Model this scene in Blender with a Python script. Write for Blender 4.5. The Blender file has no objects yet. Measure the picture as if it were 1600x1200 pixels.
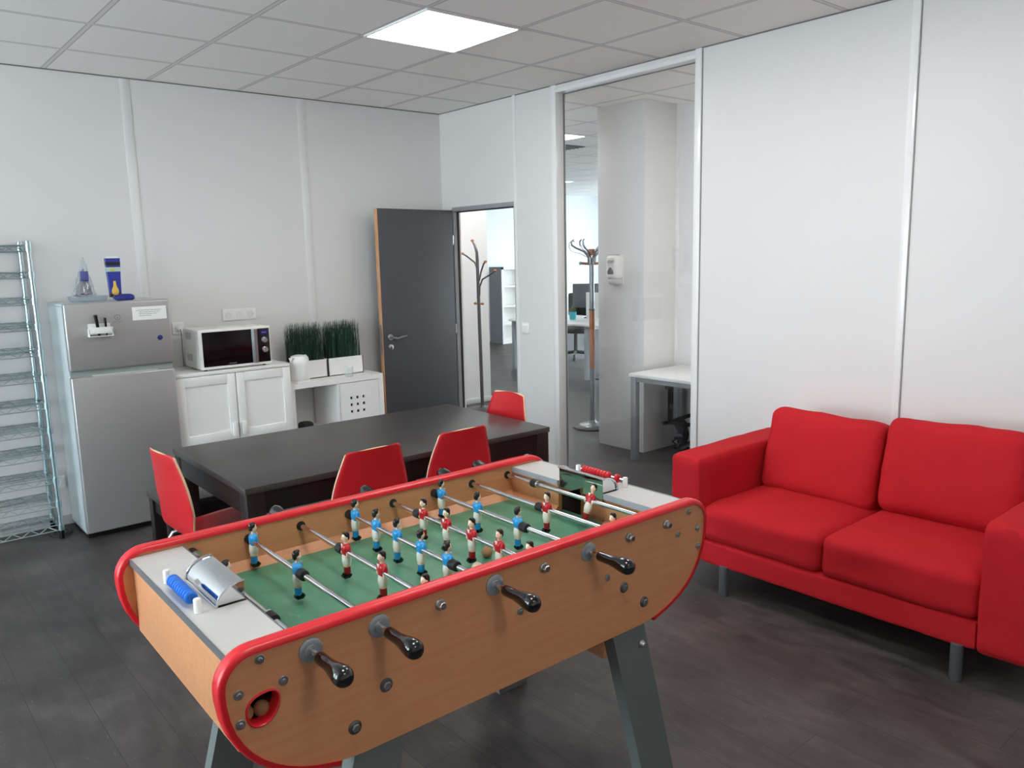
import bpy, bmesh, math, random
from mathutils import Vector, Matrix, noise
random.seed(7)
PI = math.pi
C = bpy.context.scene.collection

# ------------------------------------------------------------------ materials
def lin(c):
    return tuple(((v/255)/12.92 if v/255 <= .04045 else (((v/255)+.055)/1.055)**2.4) for v in c)
MATS = {}
def mat(name, rgb, rough=.5, metal=0., spec=.5, emit=None, estr=0., bump=0., bscale=200., var=0., vscale=8., stretch=None, coat=0.):
    if name in MATS: return MATS[name]
    m = bpy.data.materials.new(name); m.use_nodes = True
    nt = m.node_tree; b = nt.nodes['Principled BSDF']
    col = (*lin(rgb), 1)
    b.inputs['Base Color'].default_value = col
    b.inputs['Roughness'].default_value = rough
    b.inputs['Metallic'].default_value = metal
    b.inputs['Specular IOR Level'].default_value = spec
    if coat: b.inputs['Coat Weight'].default_value = coat
    if emit:
        b.inputs['Emission Color'].default_value = (*lin(emit), 1)
        b.inputs['Emission Strength'].default_value = estr
    if bump or var:
        tc = nt.nodes.new('ShaderNodeTexCoord')
        mp = nt.nodes.new('ShaderNodeMapping')
        nt.links.new(tc.outputs['Object'], mp.inputs['Vector'])
        if stretch: mp.inputs['Scale'].default_value = stretch
        if bump:
            n = nt.nodes.new('ShaderNodeTexNoise'); n.inputs['Scale'].default_value = bscale; n.inputs['Detail'].default_value = 3
            nt.links.new(mp.outputs['Vector'], n.inputs['Vector'])
            bp = nt.nodes.new('ShaderNodeBump'); bp.inputs['Strength'].default_value = bump; bp.inputs['Distance'].default_value = .003
            nt.links.new(n.outputs['Fac'], bp.inputs['Height']); nt.links.new(bp.outputs['Normal'], b.inputs['Normal'])
        if var:
            n = nt.nodes.new('ShaderNodeTexNoise'); n.inputs['Scale'].default_value = vscale; n.inputs['Detail'].default_value = 5
            nt.links.new(mp.outputs['Vector'], n.inputs['Vector'])
            r = nt.nodes.new('ShaderNodeValToRGB')
            r.color_ramp.elements[0].position = .3; r.color_ramp.elements[1].position = .7
            r.color_ramp.elements[0].color = tuple(v*(1-var) for v in col[:3])+(1,)
            r.color_ramp.elements[1].color = tuple(min(1, v*(1+var)) for v in col[:3])+(1,)
            nt.links.new(n.outputs['Fac'], r.inputs['Fac']); nt.links.new(r.outputs['Color'], b.inputs['Base Color'])
    MATS[name] = m
    return m

def node_math(nt, op, a, b=None, c=None):
    n = nt.nodes.new('ShaderNodeMath'); n.operation = op
    for i, v in enumerate((a, b, c)):
        if v is None: continue
        if isinstance(v, (int, float)): n.inputs[i].default_value = v
        else: nt.links.new(v, n.inputs[i])
    return n.outputs[0]

def ceiling_mat(name, x0, y0):
    m = bpy.data.materials.new(name); m.use_nodes = True
    nt = m.node_tree; b = nt.nodes['Principled BSDF']; b.inputs['Roughness'].default_value = .9
    b.inputs['Specular IOR Level'].default_value = .2
    tc = nt.nodes.new('ShaderNodeTexCoord'); sp = nt.nodes.new('ShaderNodeSeparateXYZ')
    nt.links.new(tc.outputs['Object'], sp.inputs[0])
    ds = []
    for ax, o in (('X', x0), ('Y', y0)):
        v = node_math(nt, 'FRACT', node_math(nt, 'DIVIDE', node_math(nt, 'SUBTRACT', sp.outputs[ax], o - 60), .6))
        ds.append(node_math(nt, 'ABSOLUTE', node_math(nt, 'SUBTRACT', v, .5)))
    d = node_math(nt, 'MAXIMUM', ds[0], ds[1])
    bar = node_math(nt, 'GREATER_THAN', d, .5 - .012/.6)
    gap = node_math(nt, 'MULTIPLY', node_math(nt, 'GREATER_THAN', d, .5 - .016/.6), node_math(nt, 'LESS_THAN', d, .5 - .010/.6))
    n = nt.nodes.new('ShaderNodeTexNoise'); n.inputs['Scale'].default_value = 260; n.inputs['Detail'].default_value = 2
    nt.links.new(tc.outputs['Object'], n.inputs['Vector'])
    mx = nt.nodes.new('ShaderNodeMix'); mx.data_type = 'RGBA'
    mx.inputs[6].default_value = (*lin((242, 238, 234)), 1); mx.inputs[7].default_value = (*lin((222, 219, 217)), 1)
    nt.links.new(bar, mx.inputs[0])
    mx2 = nt.nodes.new('ShaderNodeMix'); mx2.data_type = 'RGBA'
    nt.links.new(gap, mx2.inputs[0]); nt.links.new(mx.outputs[2], mx2.inputs[6]); mx2.inputs[7].default_value = (*lin((188, 183, 180)), 1)
    nt.links.new(mx2.outputs[2], b.inputs['Base Color'])
    bp = nt.nodes.new('ShaderNodeBump'); bp.inputs['Strength'].default_value = .25; bp.inputs['Distance'].default_value = .002
    nt.links.new(n.outputs['Fac'], bp.inputs['Height']); nt.links.new(bp.outputs['Normal'], b.inputs['Normal'])
    return m

def floor_mat():
    m = bpy.data.materials.new('dark_vinyl_planks'); m.use_nodes = True
    nt = m.node_tree; b = nt.nodes['Principled BSDF']
    tc = nt.nodes.new('ShaderNodeTexCoord')
    mp = nt.nodes.new('ShaderNodeMapping'); mp.inputs['Rotation'].default_value = (0, 0, PI/2)
    nt.links.new(tc.outputs['Object'], mp.inputs['Vector'])
    br = nt.nodes.new('ShaderNodeTexBrick'); br.offset = .37; br.squash = 1
    br.inputs['Scale'].default_value = 1; br.inputs['Brick Width'].default_value = 1.22; br.inputs['Row Height'].default_value = .185
    br.inputs['Mortar Size'].default_value = .0012; br.inputs['Mortar Smooth'].default_value = .2
    br.inputs['Color1'].default_value = (.35, .35, .35, 1); br.inputs['Color2'].default_value = (.75, .75, .75, 1); br.inputs['Mortar'].default_value = (.0, .0, .0, 1)
    nt.links.new(mp.outputs['Vector'], br.inputs['Vector'])
    g = nt.nodes.new('ShaderNodeMapping'); g.inputs['Scale'].default_value = (9, 2.2, 1)
    nt.links.new(tc.outputs['Object'], g.inputs['Vector'])
    n1 = nt.nodes.new('ShaderNodeTexNoise'); n1.inputs['Scale'].default_value = 2.2; n1.inputs['Detail'].default_value = 8; n1.inputs['Roughness'].default_value = .62
    nt.links.new(g.outputs['Vector'], n1.inputs['Vector'])
    n2 = nt.nodes.new('ShaderNodeTexNoise'); n2.inputs['Scale'].default_value = 3.4; n2.inputs['Detail'].default_value = 6
    nt.links.new(tc.outputs['Object'], n2.inputs['Vector'])
    mixv = node_math(nt, 'ADD', node_math(nt, 'MULTIPLY', br.outputs['Color'], .22), node_math(nt, 'ADD', node_math(nt, 'MULTIPLY', n1.outputs['Fac'], .72), node_math(nt, 'MULTIPLY', n2.outputs['Fac'], .60)))
    r = nt.nodes.new('ShaderNodeValToRGB')
    e = r.color_ramp.elements
    e[0].position = .55; e[0].color = (*lin((48, 45, 45)), 1)
    e[1].position = 1.0; e[1].color = (*lin((92, 86, 84)), 1)
    x = e.new(.78); x.color = (*lin((70, 65, 64)), 1)
    nt.links.new(mixv, r.inputs['Fac'])
    # pale scuffs along the planks
    n3 = nt.nodes.new('ShaderNodeTexNoise'); n3.inputs['Scale'].default_value = 16; n3.inputs['Detail'].default_value = 9; n3.inputs['Roughness'].default_value = .7
    g3 = nt.nodes.new('ShaderNodeMapping'); g3.inputs['Scale'].default_value = (5, 1.6, 1); g3.inputs['Location'].default_value = (3, 5, 0)
    nt.links.new(tc.outputs['Object'], g3.inputs['Vector']); nt.links.new(g3.outputs['Vector'], n3.inputs['Vector'])
    r3 = nt.nodes.new('ShaderNodeValToRGB'); r3.color_ramp.elements[0].position = .615; r3.color_ramp.elements[1].position = .70
    r3.color_ramp.elements[1].color = (.6, .6, .6, 1)
    nt.links.new(n3.outputs['Fac'], r3.inputs['Fac'])
    mx = nt.nodes.new('ShaderNodeMix'); mx.data_type = 'RGBA'
    nt.links.new(r3.outputs['Color'], mx.inputs[0]); nt.links.new(r.outputs['Color'], mx.inputs[6]); mx.inputs[7].default_value = (*lin((140, 132, 128)), 1)
    mort = nt.nodes.new('ShaderNodeMix'); mort.data_type = 'RGBA'
    nt.links.new(br.outputs['Fac'], mort.inputs[0]); nt.links.new(mx.outputs[2], mort.inputs[6]); mort.inputs[7].default_value = (*lin((38, 35, 35)), 1)
    nt.links.new(mort.outputs[2], b.inputs['Base Color'])
    rr = node_math(nt, 'ADD', .34, node_math(nt, 'MULTIPLY', n1.outputs['Fac'], .25))
    nt.links.new(rr, b.inputs['Roughness'])
    b.inputs['Specular IOR Level'].default_value = .45
    bp = nt.nodes.new('ShaderNodeBump'); bp.inputs['Strength'].default_value = .25; bp.inputs['Distance'].default_value = .002
    nt.links.new(n1.outputs['Fac'], bp.inputs['Height']); nt.links.new(bp.outputs['Normal'], b.inputs['Normal'])
    return m

def wood_mat(name, a, bcol, scale=(1.2, 14, 14), rough=.42):
    m = bpy.data.materials.new(name); m.use_nodes = True
    nt = m.node_tree; b = nt.nodes['Principled BSDF']; b.inputs['Roughness'].default_value = rough
    tc = nt.nodes.new('ShaderNodeTexCoord'); mp = nt.nodes.new('ShaderNodeMapping'); mp.inputs['Scale'].default_value = scale
    nt.links.new(tc.outputs['Object'], mp.inputs['Vector'])
    n = nt.nodes.new('ShaderNodeTexNoise'); n.inputs['Scale'].default_value = 3; n.inputs['Detail'].default_value = 6
    nt.links.new(mp.outputs['Vector'], n.inputs['Vector'])
    r = nt.nodes.new('ShaderNodeValToRGB')
    r.color_ramp.elements[0].position = .3; r.color_ramp.elements[1].position = .72
    r.color_ramp.elements[0].color = (*lin(a), 1); r.color_ramp.elements[1].color = (*lin(bcol), 1)
    nt.links.new(n.outputs['Fac'], r.inputs['Fac']); nt.links.new(r.outputs['Color'], b.inputs['Base Color'])
    return m

def field_mat():
    m = bpy.data.materials.new('green_playfield'); m.use_nodes = True
    nt = m.node_tree; b = nt.nodes['Principled BSDF']; b.inputs['Roughness'].default_value = .38
    tc = nt.nodes.new('ShaderNodeTexCoord')
    n = nt.nodes.new('ShaderNodeTexNoise'); n.inputs['Scale'].default_value = 9; n.inputs['Detail'].default_value = 6
    nt.links.new(tc.outputs['Object'], n.inputs['Vector'])
    r = nt.nodes.new('ShaderNodeValToRGB')
    r.color_ramp.elements[0].position = .3; r.color_ramp.elements[1].position = .75
    r.color_ramp.elements[0].color = (*lin((72, 132, 102)), 1); r.color_ramp.elements[1].color = (*lin((92, 150, 120)), 1)
    nt.links.new(n.outputs['Fac'], r.inputs['Fac'])
    mp = nt.nodes.new('ShaderNodeMapping'); mp.inputs['Scale'].default_value = (30, 9, 1); mp.inputs['Rotation'].default_value = (0, 0, .15)
    nt.links.new(tc.outputs['Object'], mp.inputs['Vector'])
    n2 = nt.nodes.new('ShaderNodeTexNoise'); n2.inputs['Scale'].default_value = 1.5; n2.inputs['Detail'].default_value = 8; n2.inputs['Roughness'].default_value = .75
    nt.links.new(mp.outputs['Vector'], n2.inputs['Vector'])
    r2 = nt.nodes.new('ShaderNodeValToRGB'); r2.color_ramp.elements[0].position = .60; r2.color_ramp.elements[1].position = .72
    r2.color_ramp.elements[1].color = (.6, .6, .6, 1)
    nt.links.new(n2.outputs['Fac'], r2.inputs['Fac'])
    mx = nt.nodes.new('ShaderNodeMix'); mx.data_type = 'RGBA'
    nt.links.new(r2.outputs['Color'], mx.inputs[0]); nt.links.new(r.outputs['Color'], mx.inputs[6]); mx.inputs[7].default_value = (*lin((150, 180, 165)), 1)
    nt.links.new(mx.outputs[2], b.inputs['Base Color'])
    return m

def glass_mat(name, tint=(255, 255, 255), base=.04, rough=0., extra=0.):
    m = bpy.data.materials.new(name); m.use_nodes = True
    nt = m.node_tree; nt.nodes.clear()
    out = nt.nodes.new('ShaderNodeOutputMaterial'); mix = nt.nodes.new('ShaderNodeMixShader')
    tr = nt.nodes.new('ShaderNodeBsdfTransparent'); gl = nt.nodes.new('ShaderNodeBsdfGlossy')
    tr.inputs[0].default_value = (*lin(tint), 1); gl.inputs['Roughness'].default_value = rough
    lw = nt.nodes.new('ShaderNodeLayerWeight'); lw.inputs['Blend'].default_value = .5
    f = node_math(nt, 'ADD', base, node_math(nt, 'MULTIPLY', node_math(nt, 'POWER', lw.outputs['Facing'], 5), 1-base))
    nt.links.new(f, mix.inputs[0]); nt.links.new(tr.outputs[0], mix.inputs[1]); nt.links.new(gl.outputs[0], mix.inputs[2])
    if extra:
        df = nt.nodes.new('ShaderNodeBsdfDiffuse'); df.inputs[0].default_value = (*lin((235, 238, 240)), 1)
        m2 = nt.nodes.new('ShaderNodeMixShader'); m2.inputs[0].default_value = extra
        nt.links.new(mix.outputs[0], m2.inputs[1]); nt.links.new(df.outputs[0], m2.inputs[2]); nt.links.new(m2.outputs[0], out.inputs[0])
    else: nt.links.new(mix.outputs[0], out.inputs[0])
    return m

WALL = mat('wall_paint', (225, 223, 221), .45, spec=.35, bump=.03, bscale=500)
WALLB = mat('back_wall_paint', (228, 226, 224), .5, spec=.35, bump=.03, bscale=500)
STRIP = mat('panel_joint_strip', (231, 230, 228), .3, spec=.4)
TRIM = mat('white_lacquer_trim', (238, 237, 236), .16, spec=.5)
WHITE = mat('white_laminate', (240, 239, 236), .35)
WHITE2 = mat('white_melamine', (236, 235, 232), .4)
PLAST = mat('white_plastic', (238, 237, 233), .3)
CREAM = mat('ivory_plastic', (240, 239, 234), .25)
BLACK = mat('black_plastic', (18, 18, 19), .3)
GRIP = mat('black_gloss_plastic', (12, 12, 13), .12, coat=.5)
RUBBER = mat('black_rubber', (24, 23, 23), .6)
CHROME = mat('chrome', (225, 227, 230), .08, metal=1)
STEEL = mat('brushed_steel', (175, 178, 180), .28, metal=1)
RACKM = mat('galvanised_wire', (186, 206, 210), .3, metal=1)
GREYM = mat('grey_painted_steel', (150, 155, 158), .4, metal=.3)
DARKM = mat('dark_grey_metal', (92, 90, 92), .35, metal=.6)
SILVER = mat('silver_fridge_door', (176, 174, 173), .36, metal=.55, bump=.02, bscale=300)
FRSIDE = mat('fridge_side_grey', (196, 203, 206), .4, metal=.15)
DOORG = mat('anthracite_door', (72, 72, 77), .5)
BEECH = wood_mat('beech_laminate', (206, 141, 95), (214, 152, 108), (1.5, 22, 22))
BEECHD = wood_mat('beech_edge', (205, 160, 115), (222, 180, 136))
PLY = wood_mat('plywood_edge', (226, 190, 150), (240, 210, 172), (30, 30, 3))
ORANGEW = wood_mat('varnished_wood', (150, 86, 50), (172, 106, 68), (6, 6, 1.5), .3)
REDCH = mat('red_lacquered_plywood', (198, 34, 42), .38, spec=.35)
SOFA = mat('red_cotton', (190, 35, 43), .85, spec=.15, bump=.35, bscale=420, var=.05, vscale=5)
REDPL = mat('red_plastic_edging', (218, 34, 44), .3)
BLUEPL = mat('blue_plastic', (20, 110, 215), .3)
TABLE = mat('black_brown_veneer', (60, 56, 55), .32, spec=.5, bump=.05, bscale=60, stretch=(1, 12, 12))
TABLE2 = mat('black_brown_frame', (26, 20, 21), .4, spec=.4)
LEGG = mat('grey_painted_board', (108, 114, 112), .45)
SHELFG = mat('pale_grey_laminate', (196, 194, 190), .35)
SHELFE = mat('grey_edge_band', (140, 143, 145), .4)
FIELD = field_mat()
GREEN = mat('artificial_grass', (28, 66, 42), .55, var=.5, vscale=40)
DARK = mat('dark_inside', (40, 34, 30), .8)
CORK = mat('cork_ball', (164, 124, 84), .7, bump=.3, bscale=400)
BALLW = mat('cream_ball', (228, 214, 186), .5)
SKIN = mat('figure_skin', (240, 214, 186), .35); HAIR = mat('figure_hair', (26, 20, 18), .3)
FBLUE = mat('figure_blue_shirt', (40, 150, 214), .3); FRED = mat('figure_red_shirt', (190, 26, 36), .3)
FWHITE = mat('figure_white_shorts', (240, 236, 224), .35); FBLACK = mat('figure_black_boots', (16, 16, 16), .25)
FRED2 = mat('figure_red_socks', (160, 22, 30), .35)
PANE = glass_mat('window_glass'); PART = glass_mat('partition_glass', (252, 253, 254), .05)
CLEAR = glass_mat('clear_plastic', (240, 244, 246), .08, .08, .10)
TUMB = glass_mat('tumbler_glass', (250, 252, 252), .06, .02, .05)
PAPER = mat('white_paper', (244, 243, 240), .7)
INK = mat('grey_ink', (120, 118, 120), .7)
PURPLE = mat('purple_grey_plastic', (92, 86, 112), .5)
TEAL = mat('teal_pot', (60, 178, 196), .4)
LAMP = mat('led_diffuser', (255, 255, 255), .5, emit=(255, 252, 249), estr=9)

# ------------------------------------------------------------------ mesh helpers
def BM(): return bmesh.new()
def join(bm, b2, M=None, mi=0):
    if M is not None: bmesh.ops.transform(b2, matrix=M, verts=b2.verts)
    vm = {v: bm.verts.new(v.co) for v in b2.verts}
    for f in b2.faces:
        try: nf = bm.faces.new([vm[v] for v in f.verts]); nf.material_index = mi if mi is not None else f.material_index
        except ValueError: pass
    b2.free()
def box(bm, x0, x1, y0, y1, z0, z1, bev=0., seg=2, M=None, mi=0):
    b = bmesh.new(); bmesh.ops.create_cube(b, size=1)
    for v in b.verts: v.co = Vector(((x0+x1)/2+v.co.x*(x1-x0), (y0+y1)/2+v.co.y*(y1-y0), (z0+z1)/2+v.co.z*(z1-z0)))
    if bev: bmesh.ops.bevel(b, geom=b.edges[:], offset=min(bev, .49*min(abs(x1-x0), abs(y1-y0), abs(z1-z0))), segments=seg, affect='EDGES', profile=.5, clamp_overlap=True)
    join(bm, b, M, mi)
def tube(bm, pts, r, n=10, closed=False, mi=0, caps=True):
    pts = [Vector(p) for p in pts]; N = len(pts)
    rs = r if isinstance(r, (list, tuple)) else [r]*N
    T = []
    for i in range(N):
        a = pts[i-1] if (i > 0 or closed) else pts[i]; b = pts[(i+1) % N] if (i < N-1 or closed) else pts[i]
        T.append((b-a).normalized())
    up = Vector((0, 0, 1)) if abs(T[0].z) < .9 else Vector((1, 0, 0))
    u = T[0].cross(up).normalized(); rings = []
    for i in range(N):
        u = (u - T[i]*u.dot(T[i])).normalized(); w = T[i].cross(u)
        rings.append([bm.verts.new(pts[i]+(u*math.cos(2*PI*k/n)+w*math.sin(2*PI*k/n))*rs[i]) for k in range(n)])
    for i in range(N if closed else N-1):
        A, B = rings[i], rings[(i+1) % N]
        for k in range(n):
            f = bm.faces.new((A[k], A[(k+1) % n], B[(k+1) % n], B[k])); f.material_index = mi
    if caps and not closed:
        for rg, rev in ((rings[0], True), (rings[-1], False)):
            f = bm.faces.new(rg[::-1] if rev else rg); f.material_index = mi
def lathe(bm, prof, n=24, M=None, mi=0, ry=1.):
    b = bmesh.new(); rings = []
    for r, z in prof:
        if r < 1e-6: rings.append([b.verts.new((0, 0, z))])
        else: rings.append([b.verts.new((r*math.cos(2*PI*k/n), r*ry*math.sin(2*PI*k/n), z)) for k in range(n)])
    for A, B in zip(rings, rings[1:]):
        for k in range(n):
            a = [A[k % len(A)], A[(k+1) % n % len(A)]]; c = [B[(k+1) % n % len(B)], B[k % len(B)]]
            vs = []
            for v in a+c:
                if v not in vs: vs.append(v)
            if len(vs) > 2:
                f = b.faces.new(vs); f.material_index = mi
    for rg, rev in ((rings[0], True), (rings[-1], False)):
        if len(rg) > 2: b.faces.new(rg[::-1] if rev else rg)
    join(bm, b, M, mi)
def ball(bm, c, r, n=16, mi=0):
    rx, ry, rz = r if isinstance(r, (tuple, list)) else (r, r, r)
    prof = [(math.sin(PI*i/(n//2)), -math.cos(PI*i/(n//2))) for i in range(n//2+1)]
    prof[0] = (0, -1); prof[-1] = (0, 1)
    lathe(bm, prof, n, Matrix.Translation(c) @ Matrix.Diagonal((rx, ry, rz, 1)), mi)
def prism(bm, outer, axis, d0, d1, holes=(), mi=0, M=None):
    """outline in a plane, pushed along axis ('y': outline is x,z; 'x': y,z; 'z': x,y)"""
    b = bmesh.new()
    def P(p, d): return Vector({'y': (p[0], d, p[1]), 'x': (d, p[0], p[1]), 'z': (p[0], p[1], d)}[axis])
    loops = []
    for L in [outer, *holes]:
        vs = [b.verts.new(P(p, d0)) for p in L]
        for i in range(len(vs)): b.edges.new((vs[i], vs[(i+1) % len(vs)]))
        loops.append(vs)
    if holes: bmesh.ops.triangle_fill(b, edges=b.edges[:], use_beauty=True)
    else: b.faces.new(loops[0])
    front = b.faces[:]
    vmap = {}
    for vs, L in zip(loops, [outer, *holes]):
        for v, p in zip(vs, L): vmap[v] = b.verts.new(P(p, d1))
    for f in front: b.faces.new([vmap[v] for v in reversed(f.verts)])
    for vs in loops:
        for i in range(len(vs)):
            a, c = vs[i], vs[(i+1) % len(vs)]
            b.faces.new((a, vmap[a], vmap[c], c))
    bmesh.ops.recalc_face_normals(b, faces=b.faces[:])
    join(bm, b, M, mi)
def softbox(bm, cx, cy, cz, sx, sy, sz, r=.05, puff=0., n=14, wr=0., M=None, seed=0, sag=0.):
    b = bmesh.new(); bmesh.ops.create_cube(b, size=2)
    bmesh.ops.subdivide_edges(b, edges=b.edges[:], cuts=n, use_grid_fill=True)
    h = Vector((sx/2, sy/2, sz/2)); rr = min(r, .48*min(sx, sy, sz))
    for v in b.verts:
        p = v.co.copy()
        # crowd the grid towards the edges
        q = Vector([math.copysign(abs(c)**.75, c)*hh for c, hh in zip(p, h)])
        inner = Vector([max(-(hh-rr), min(hh-rr, c)) for c, hh in zip(q, h)])
        d = q-inner
        if d.length > 1e-9: q = inner+d.normalized()*rr
        k = min(range(3), key=lambda i: h[i])
        o = [i for i in range(3) if i != k]
        w = (1-p[o[0]]**2)*(1-p[o[1]]**2)
        q[k] *= 1+puff*w
        if sag: q.z -= sag*w
        if wr:
            nv = noise.noise_vector(Vector((q.x*6+seed, q.y*6, q.z*6)))+.5*noise.noise_vector(Vector((q.x*15, q.y*15+seed, q.z*15)))
            q += nv*wr
        v.co = q+Vector((cx, cy, cz))
    join(bm, b, M)

def obj(name, bm, m, parent=None, smooth=35, label=None, kind=None):
    me = bpy.data.meshes.new(name); bmesh.ops.recalc_face_normals(bm, faces=bm.faces[:]); bm.to_mesh(me); bm.free()
    for x in (m if isinstance(m, (list, tuple)) else [m]): me.materials.append(x)
    if smooth:
        me.polygons.foreach_set('use_smooth', [True]*len(me.polygons)); me.set_sharp_from_angle(angle=math.radians(smooth))
    o = bpy.data.objects.new(name, me); C.objects.link(o)
    if parent is not None: o.parent = parent
    if label: o['label'] = label
    if kind: o['kind'] = kind
    return o
def struct(name, bm, m, parent=None, smooth=35):
    return obj(name, bm, m, parent, smooth, kind=None if parent else 'structure')
def tag(o, label, cat, group=None):
    o['label'] = label; o['category'] = cat
    if group: o['group'] = group
    return o
def thing(name, label, cat, loc=(0, 0, 0), rz=0., group=None):
    o = bpy.data.objects.new(name, None); C.objects.link(o); o.empty_display_size = .1
    o.location = loc; o.rotation_euler = (0, 0, rz)
    return tag(o, label, cat, group)
def dup(root, loc=None, rz=None):
    r = root.copy(); C.objects.link(r)
    if loc is not None: r.location = loc
    if rz is not None: r.rotation_euler = (0, 0, rz)
    for ch in list(root.children):
        c = ch.copy(); C.objects.link(c); c.parent = r
        for g in ch.children:
            d = g.copy(); C.objects.link(d); d.parent = c
    return r
def text(name, body, size, m, parent, loc, rot, shear=0., extr=.0004):
    cu = bpy.data.curves.new(name, 'FONT'); cu.body = body; cu.size = size; cu.extrude = extr; cu.shear = shear
    cu.align_x = 'CENTER'; cu.align_y = 'CENTER'; cu.materials.append(m)
    t0 = bpy.data.objects.new(name, cu); C.objects.link(t0)
    bpy.context.view_layer.update(); me = bpy.data.meshes.new_from_object(t0.evaluated_get(bpy.context.evaluated_depsgraph_get()))
    bpy.data.objects.remove(t0)
    o = bpy.data.objects.new(name, me); C.objects.link(o); o.parent = parent; o.location = loc; o.rotation_euler = rot
    return o
def one(fn, *a, **k):
    bm = BM(); fn(bm, *a, **k); return bm
FRONT = (PI/2, 0, 0)      # text that faces -y
def arc(cx, cz, rx, rz, a0, a1, n):
    return [(cx+rx*math.cos(a0+(a1-a0)*i/n), cz+rz*math.sin(a0+(a1-a0)*i/n)) for i in range(n+1)]

# ------------------------------------------------------------------ the room
H = 2.849
XL, YN = -7.0, -8.2          # left wall, wall behind the camera
OX, OY0, OY1 = 9.5, -6.0, 6.4  # office beyond the partition
struct('floor', one(box, XL-.1, OX+.1, YN-.1, OY1+.1, -.1, 0), floor_mat(), smooth=0)
bm = BM(); box(bm, XL-.1, .05, YN-.1, .1, H, H+.1); struct('ceiling', bm, ceiling_mat('ceiling_tiles', -.5364, -.5545), smooth=0)
bm = BM(); box(bm, .05, OX+.1, OY0-.1, OY1+.1, H, H+.1); struct('ceiling_office', bm, ceiling_mat('office_ceiling_tiles', .2, .215), smooth=0)
struct('wall_back', one(box, XL-.1, 0, 0, .1, 0, H), WALLB, smooth=0)
# right-hand partition with doorway and glazed bay
DY0, DY1, DZ = -.944, -.144, 2.05
GY0, GY1, GZ0, GZ1 = -2.632, -1.420, .03, 2.795
bm = BM()
box(bm, 0, .08, DY1, .1, 0, H); box(bm, 0, .08, DY0, DY1, DZ, H)
box(bm, 0, .08, GY1, DY0, 0, H); box(bm, 0, .08, GY0, GY1, GZ1, H); box(bm, 0, .08, GY0, GY1, 0, GZ0)
box(bm, 0, .08, YN, GY0, 0, H)
struct('wall_right', bm, WALL, smooth=0)
struct('wall_near', one(box, XL-.1, .08, YN-.1, YN, 0, H), WALL, smooth=0)
# left wall with its two window openings (daylight side)
WIN = [(-2.3, -.5), (-4.4, -2.6)]
WZ0, WZ1 = .45, 2.72
bm = BM(); ys = [YN]+[v for w in sorted(WIN) for v in w]+[0]
for i in range(0, len(ys), 2): box(bm, XL-.15, XL, ys[i], ys[i+1], 0, H)
for a, b_ in WIN: box(bm, XL-.15, XL, a, b_, 0, WZ0); box(bm, XL-.15, XL, a, b_, WZ1, H)
struct('wall_left', bm, WALL, smooth=0)
def window(n, x, a, b_, face):
    bm = BM(); t = .06
    for y0, y1, z0, z1 in ((a, b_, WZ0, WZ0+t), (a, b_, WZ1-t, WZ1), (a, a+t, WZ0, WZ1), (b_-t, b_, WZ0, WZ1), ((a+b_)/2-t/2, (a+b_)/2+t/2, WZ0, WZ1)):
        box(bm, x-.03, x+.03, y0, y1, z0, z1, .005)
    w = struct('window_%d' % n, bm, TRIM)
    obj('pane', one(box, x-.004, x+.004, a+.03, b_-.03, WZ0+.03, WZ1-.03), PANE, w, 0)
for i, (a, b_) in enumerate(WIN): window(i+1, XL-.08, a, b_, 1)
# office shell
struct('wall_office_far', one(box, .08, OX+.1, OY1, OY1+.1, 0, H), mat('office_wall_paint', (232, 236, 238), .5), smooth=0)
struct('wall_office_near', one(box, .08, OX+.1, OY0-.1, OY0, 0, H), WALL, smooth=0)
WIN2 = [(-4.5, -.2), (1.0, 5.2)]
bm = BM(); ys = [OY0, -4.5, -.2, 1.0, 5.2, OY1]
for i in range(0, 6, 2): box(bm, OX, OX+.15, ys[i], ys[i+1], 0, H)
for a, b_ in WIN2: box(bm, OX, OX+.15, a, b_, 0, WZ0); box(bm, OX, OX+.15, a, b_, WZ1, H)
struct('wall_office_right', bm, WALL, smooth=0)
for i, (a, b_) in enumerate(WIN2): window(i+3, OX+.08, a, b_, -1)
struct('wall_office_left', one(box, -.02, .08, .1, OY1, 0, H), WALL, smooth=0)
struct('wall_corridor', one(box, .6, 1.60, 1.40, 1.50, 0, H), WALL, smooth=0)
struct('column', one(box, .945, 1.345, -1.44, -.93, 0, H, .004), WALL)
struct('wall_office_side', one(box, 1.385, 1.48, OY0, -1.44, 0, H), WALL, smooth=0)
bm = BM(); box(bm, 1.345, 1.385, -1.44, -1.38, 0, H); struct('trim_pipe_casing', bm, TRIM, smooth=0)
# trim strips over the panel joints, frames, baseboards
k = 0
def trim(*a, m=TRIM, bev=.004):
    global k; k += 1
    struct('trim_%d' % k, one(box, *a, bev), m)
for x in (-1.26, -2.48, -3.70, -4.92, -6.14): trim(x-.03, x+.03, -.003, 0, .06, H, m=STRIP, bev=.001)
trim(-.006, 0, -3.928, -3.888, .06, H); trim(-.006, 0, -3.9335, -3.930, .06, H, m=mat('joint_shadow_gap', (150, 150, 150), .6), bev=0)
trim(-.006, 0, -5.20, -5.14, .06, H); trim(-.006, 0, -6.45, -6.39, .06, H)
trim(-.006, 0, -.982, -.946, 0, H)
trim(-.006, .092, GY0-.045, GY0+.003, 0, H-.002); trim(-.006, .092, GY1-.003, GY1+.05, 0, H-.002)
trim(-.006, .092, GY0, GY1, GZ1-.003, GZ1+.025); trim(-.006, .092, GY0, GY1, .002, GZ0+.003, m=mat('sill_grey', (96, 94, 94), .5))
bm = BM(); fy0, fy1 = GY0+.003, GY1-.003
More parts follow.
